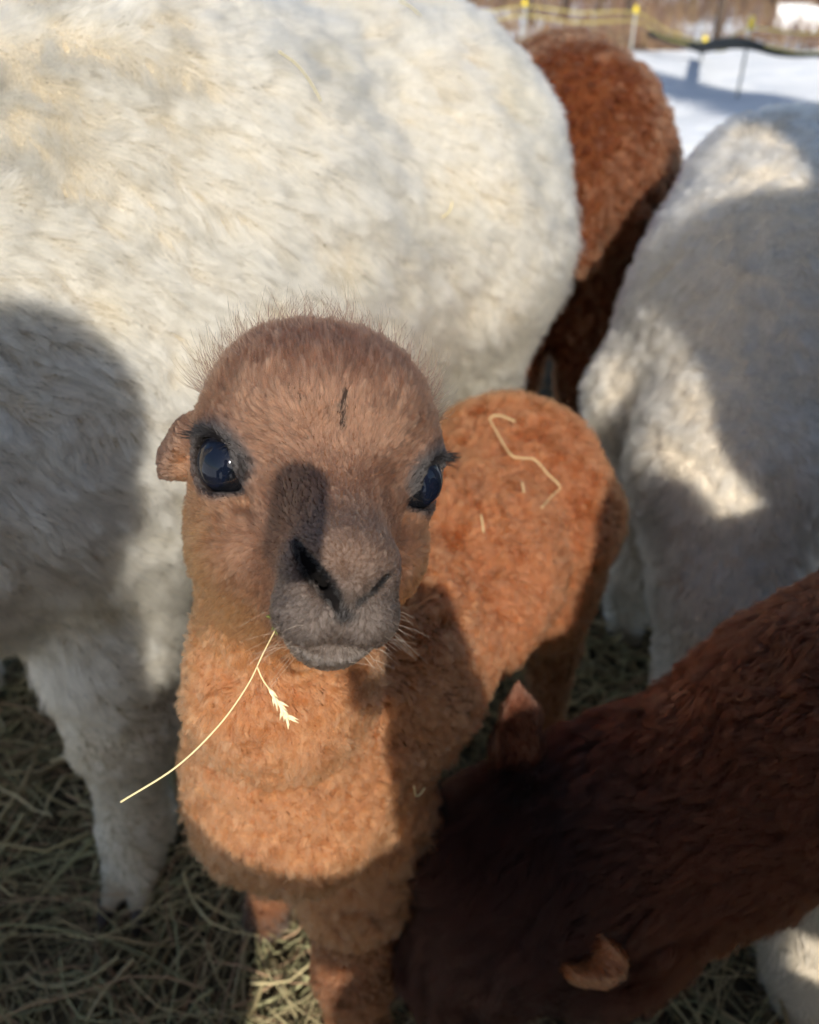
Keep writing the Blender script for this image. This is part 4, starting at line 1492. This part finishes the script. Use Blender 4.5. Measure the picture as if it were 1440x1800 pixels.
build_person('kneeling person in navy coat and grey knit hat holding out an added camera-like shadow caster', PHOTOGRAPHER, COAT_B, (-0.55, 0.75, -0.2))
build_person('standing person in maroon coat and grey knit hat beside the dark alpaca', COMPANION, COAT_R, (-0.5, 0.8, -0.3))
build_person('kneeling person in green coat and grey knit hat watching the alpacas', ONLOOKER, GREEN, (0.2, 0.85, -0.35))


def rounded_slab(name, c, hx, hz, hy, r, R, mat, parent, base):
    ring = []
    for cx, cz, a0 in ((hx - r, hz - r, 0), (-hx + r, hz - r, 90), (-hx + r, -hz + r, 180), (hx - r, -hz + r, 270)):
        for k in range(9):
            a = math.radians(a0 + k * 90 / 8)
            ring.append((cx + r * math.cos(a), cz + r * math.sin(a)))
    n = len(ring)
    V = [R @ np.array([x, -hy, z]) + c - base for x, z in ring] + [R @ np.array([x, hy, z]) + c - base for x, z in ring]
    F = [tuple(range(n)), tuple(range(n, 2 * n))[::-1]] + [(i, n + i, n + (i + 1) % n, (i + 1) % n) for i in range(n)]
    return mesh_obj(name, np.array(V), F, mat, parent, smooth=False)


# added camera-like block, unseen, shaped to shade the cria's nose bridge, held a little askew
PH_0 = np.stack([np.array([1, 0, 0]), np.array([0, cs, -sn]), np.array([0, sn, cs])], 1)
_c, _s = math.cos(math.radians(8)), math.sin(math.radians(8))
PH_R = PH_0 @ np.array([[_c, 0, _s], [0, 1, 0], [-_s, 0, _c]])
pc = np.array([0, 0, CAMZ]) + PH_0 @ np.array([-0.0054, -0.030, -0.0157])
ph = empty('shadow_caster_camera', pc)
tag(ph, 'small black camera-like block added for its shadow, held upright by the kneeling person in navy', 'camera')
rounded_slab('case', pc, 0.0122, 0.026, 0.011, 0.0115, PH_R, plain('caster_case', (0.02, 0.02, 0.022), 0.4, 0.5), ph, pc)
rounded_slab('screen', pc - PH_R @ np.array([0, 0.0116, 0]), 0.0095, 0.018, 0.0005, 0.003, PH_R, plain('caster_screen', (0.01, 0.01, 0.012), 0.05, 0.6), ph, pc)
rounded_slab('lens_ring', pc + PH_R @ np.array([0.0030, 0.0125, 0.0160]), 0.0075, 0.0075, 0.0015, 0.0073, PH_R, plain('caster_lens', (0.01, 0.01, 0.01), 0.1, 0.6), ph, pc)
# ================================================================== single stalks of hay
STALK = plain('dry_stalk', (0.62, 0.52, 0.29), 0.55, 0.3, 60, 0.15)
STALK_D = plain('grey_straw', (0.36, 0.32, 0.20), 0.65, 0.25, 60, 0.2)
STALK_G = plain('green_grass_tuft', (0.09, 0.10, 0.025), 0.7, 0.2, 60, 0.3)


def stalk(label, pts, r0, r1, mat=STALK, group=None):
    pts = [np.array(p, float) for p in pts]
    b = pts[0]
    o = tube_obj('hay_stalk', pts, list(np.linspace(r0, r1, len(pts))), mat, None, b, 6, 6)
    o.location = b
    tag(o, label, 'hay stalk', group)
    return o


# the stalk at the cria's mouth, with its ear of seeds
mouth = hw((-0.0235, 0.072, -0.0565))
sr = empty('grass_stalk', mouth)
tag(sr, 'long thin grass stalk with a pale seed head hanging from the grey muzzle', 'grass stalk')
tube_obj('stem', [mouth, P(462, 1150, 0.372), P(435, 1205, 0.370), P(385, 1275, 0.368), P(310, 1348, 0.365), P(212, 1410, 0.360)], [0.00025, 0.0003, 0.00035, 0.0004, 0.00045, 0.0005], STALK, sr, mouth, 6, 8)
tube_obj('branch', [P(452, 1172, 0.371), P(462, 1195, 0.372), P(474, 1212, 0.374), P(492, 1238, 0.376), P(503, 1262, 0.377)], [0.00035, 0.00035, 0.0004, 0.0004, 0.0003], STALK, sr, mouth, 6, 4)
SEED = plain('seed_husk', (0.74, 0.64, 0.40), 0.6, 0.3, 80, 0.1)
rs = random.Random(9)
SV, SF = [], []
for k in range(26):
    u = k / 25
    c = P(472 + 34 * u, 1208 + 52 * u, 0.374 + 0.003 * u)
    sp = (0.35 + 0.65 * u)
    d = unit(P(506, 1270, 0.377) - P(472, 1208, 0.374)) + np.array([rs.gauss(0, 0.38), rs.gauss(0, 0.3), rs.gauss(0, 0.3)]) * sp
    d = unit(d)
    add_strand(SV, SF, [c, c + d * 0.0028, c + d * 0.0062], [0.0003, 0.0007, 0.0001], 5)
so = mesh_obj('seed_head', np.array(SV) - mouth, SF, SEED, sr)
so['kind'] = 'stuff'
tv, tf = [], []
for k in range(14):
    c = hw((-0.0240, 0.073, -0.055)) + np.array([rs.gauss(0, 0.0012), rs.gauss(0, 0.001), rs.gauss(0, 0.0015)])
    d = unit(np.array([rs.gauss(0, 0.5), -0.5, rs.gauss(0.1, 1.0)]))
    add_strand(tv, tf, [c, c + d * 0.003, c + d * 0.006], [0.0006, 0.0009, 0.0003], 4)
go = mesh_obj('chewed_leaf', np.array(tv) - mouth, tf, STALK_G, sr)
go['kind'] = 'stuff'


def on_coat(f, px, py, off):
    """the point of an animal's coat that a pixel shows: the stalk rests on it"""
    d0 = np.arange(0.35, 2.4, 0.003)
    Q = np.stack([P(px, py, d) for d in d0])
    v = f.sample(Q)
    i = int(np.argmax(v < off)) if (v < off).any() else len(d0) - 1
    return Q[i]


BF = cria[1]
AF = white_side[1]
for lab, f, off, pix, r0, r1 in (
        ('bent pale straw lying on the rump of the baby alpaca', BF, 0.011, [(906, 741), (880, 731), (862, 735), (872, 757), (897, 798), (915, 805), (940, 808), (962, 832), (985, 856), (972, 870), (952, 893)], 0.0006, 0.0005),
        ('short straw bit stuck upright low on the back of the baby alpaca', BF, 0.011, [(918, 848), (920, 858), (921, 866)], 0.0008, 0.0006),
        ('small forked straw on the shaded shoulder of the baby alpaca', BF, 0.011, [(728, 1382), (731, 1398), (738, 1397), (747, 1385)], 0.0009, 0.0007),
        ('faint straw fragment on the side of the baby alpaca behind its cheek', BF, 0.011, [(846, 905), (849, 925), (850, 936)], 0.0006, 0.0005),
        ('thin curved grey green straw on the flank of the big white alpaca', AF, 0.020, [(490, 90), (520, 112), (543, 140), (565, 178)], 0.0010, 0.0008),
        ('short dark straw near the spine of the big white alpaca', AF, 0.020, [(703, 2), (722, 12), (740, 28)], 0.0011, 0.0009),
        ('tiny curved straw on the thigh of the big white alpaca', AF, 0.020, [(795, 355), (790, 372), (778, 382)], 0.0009, 0.0008)):
    stalk(lab, [on_coat(f, x, y, off) for x, y in pix], r0, r1, STALK if 'grey' not in lab and 'dark' not in lab else STALK_D)
# loose long stalks that stick out of the hay
for lab, pts in (('pale straight stalk lying on the hay beside the front leg of the baby alpaca', [G(456, 1625), G(478, 1690) + [0, 0, 0.012], G(500, 1760) + [0, 0, 0.02]]),
                 ('long grey blade curving down from the foot of the big white alpaca', [G(250, 1440) + [0, -0.02, 0.04], G(205, 1530) + [0, 0, 0.03], G(180, 1610) + [0, 0, 0.02], G(172, 1700) + [0, 0, 0.012]])):
    stalk(lab, pts, 0.0022, 0.0012, STALK_D)
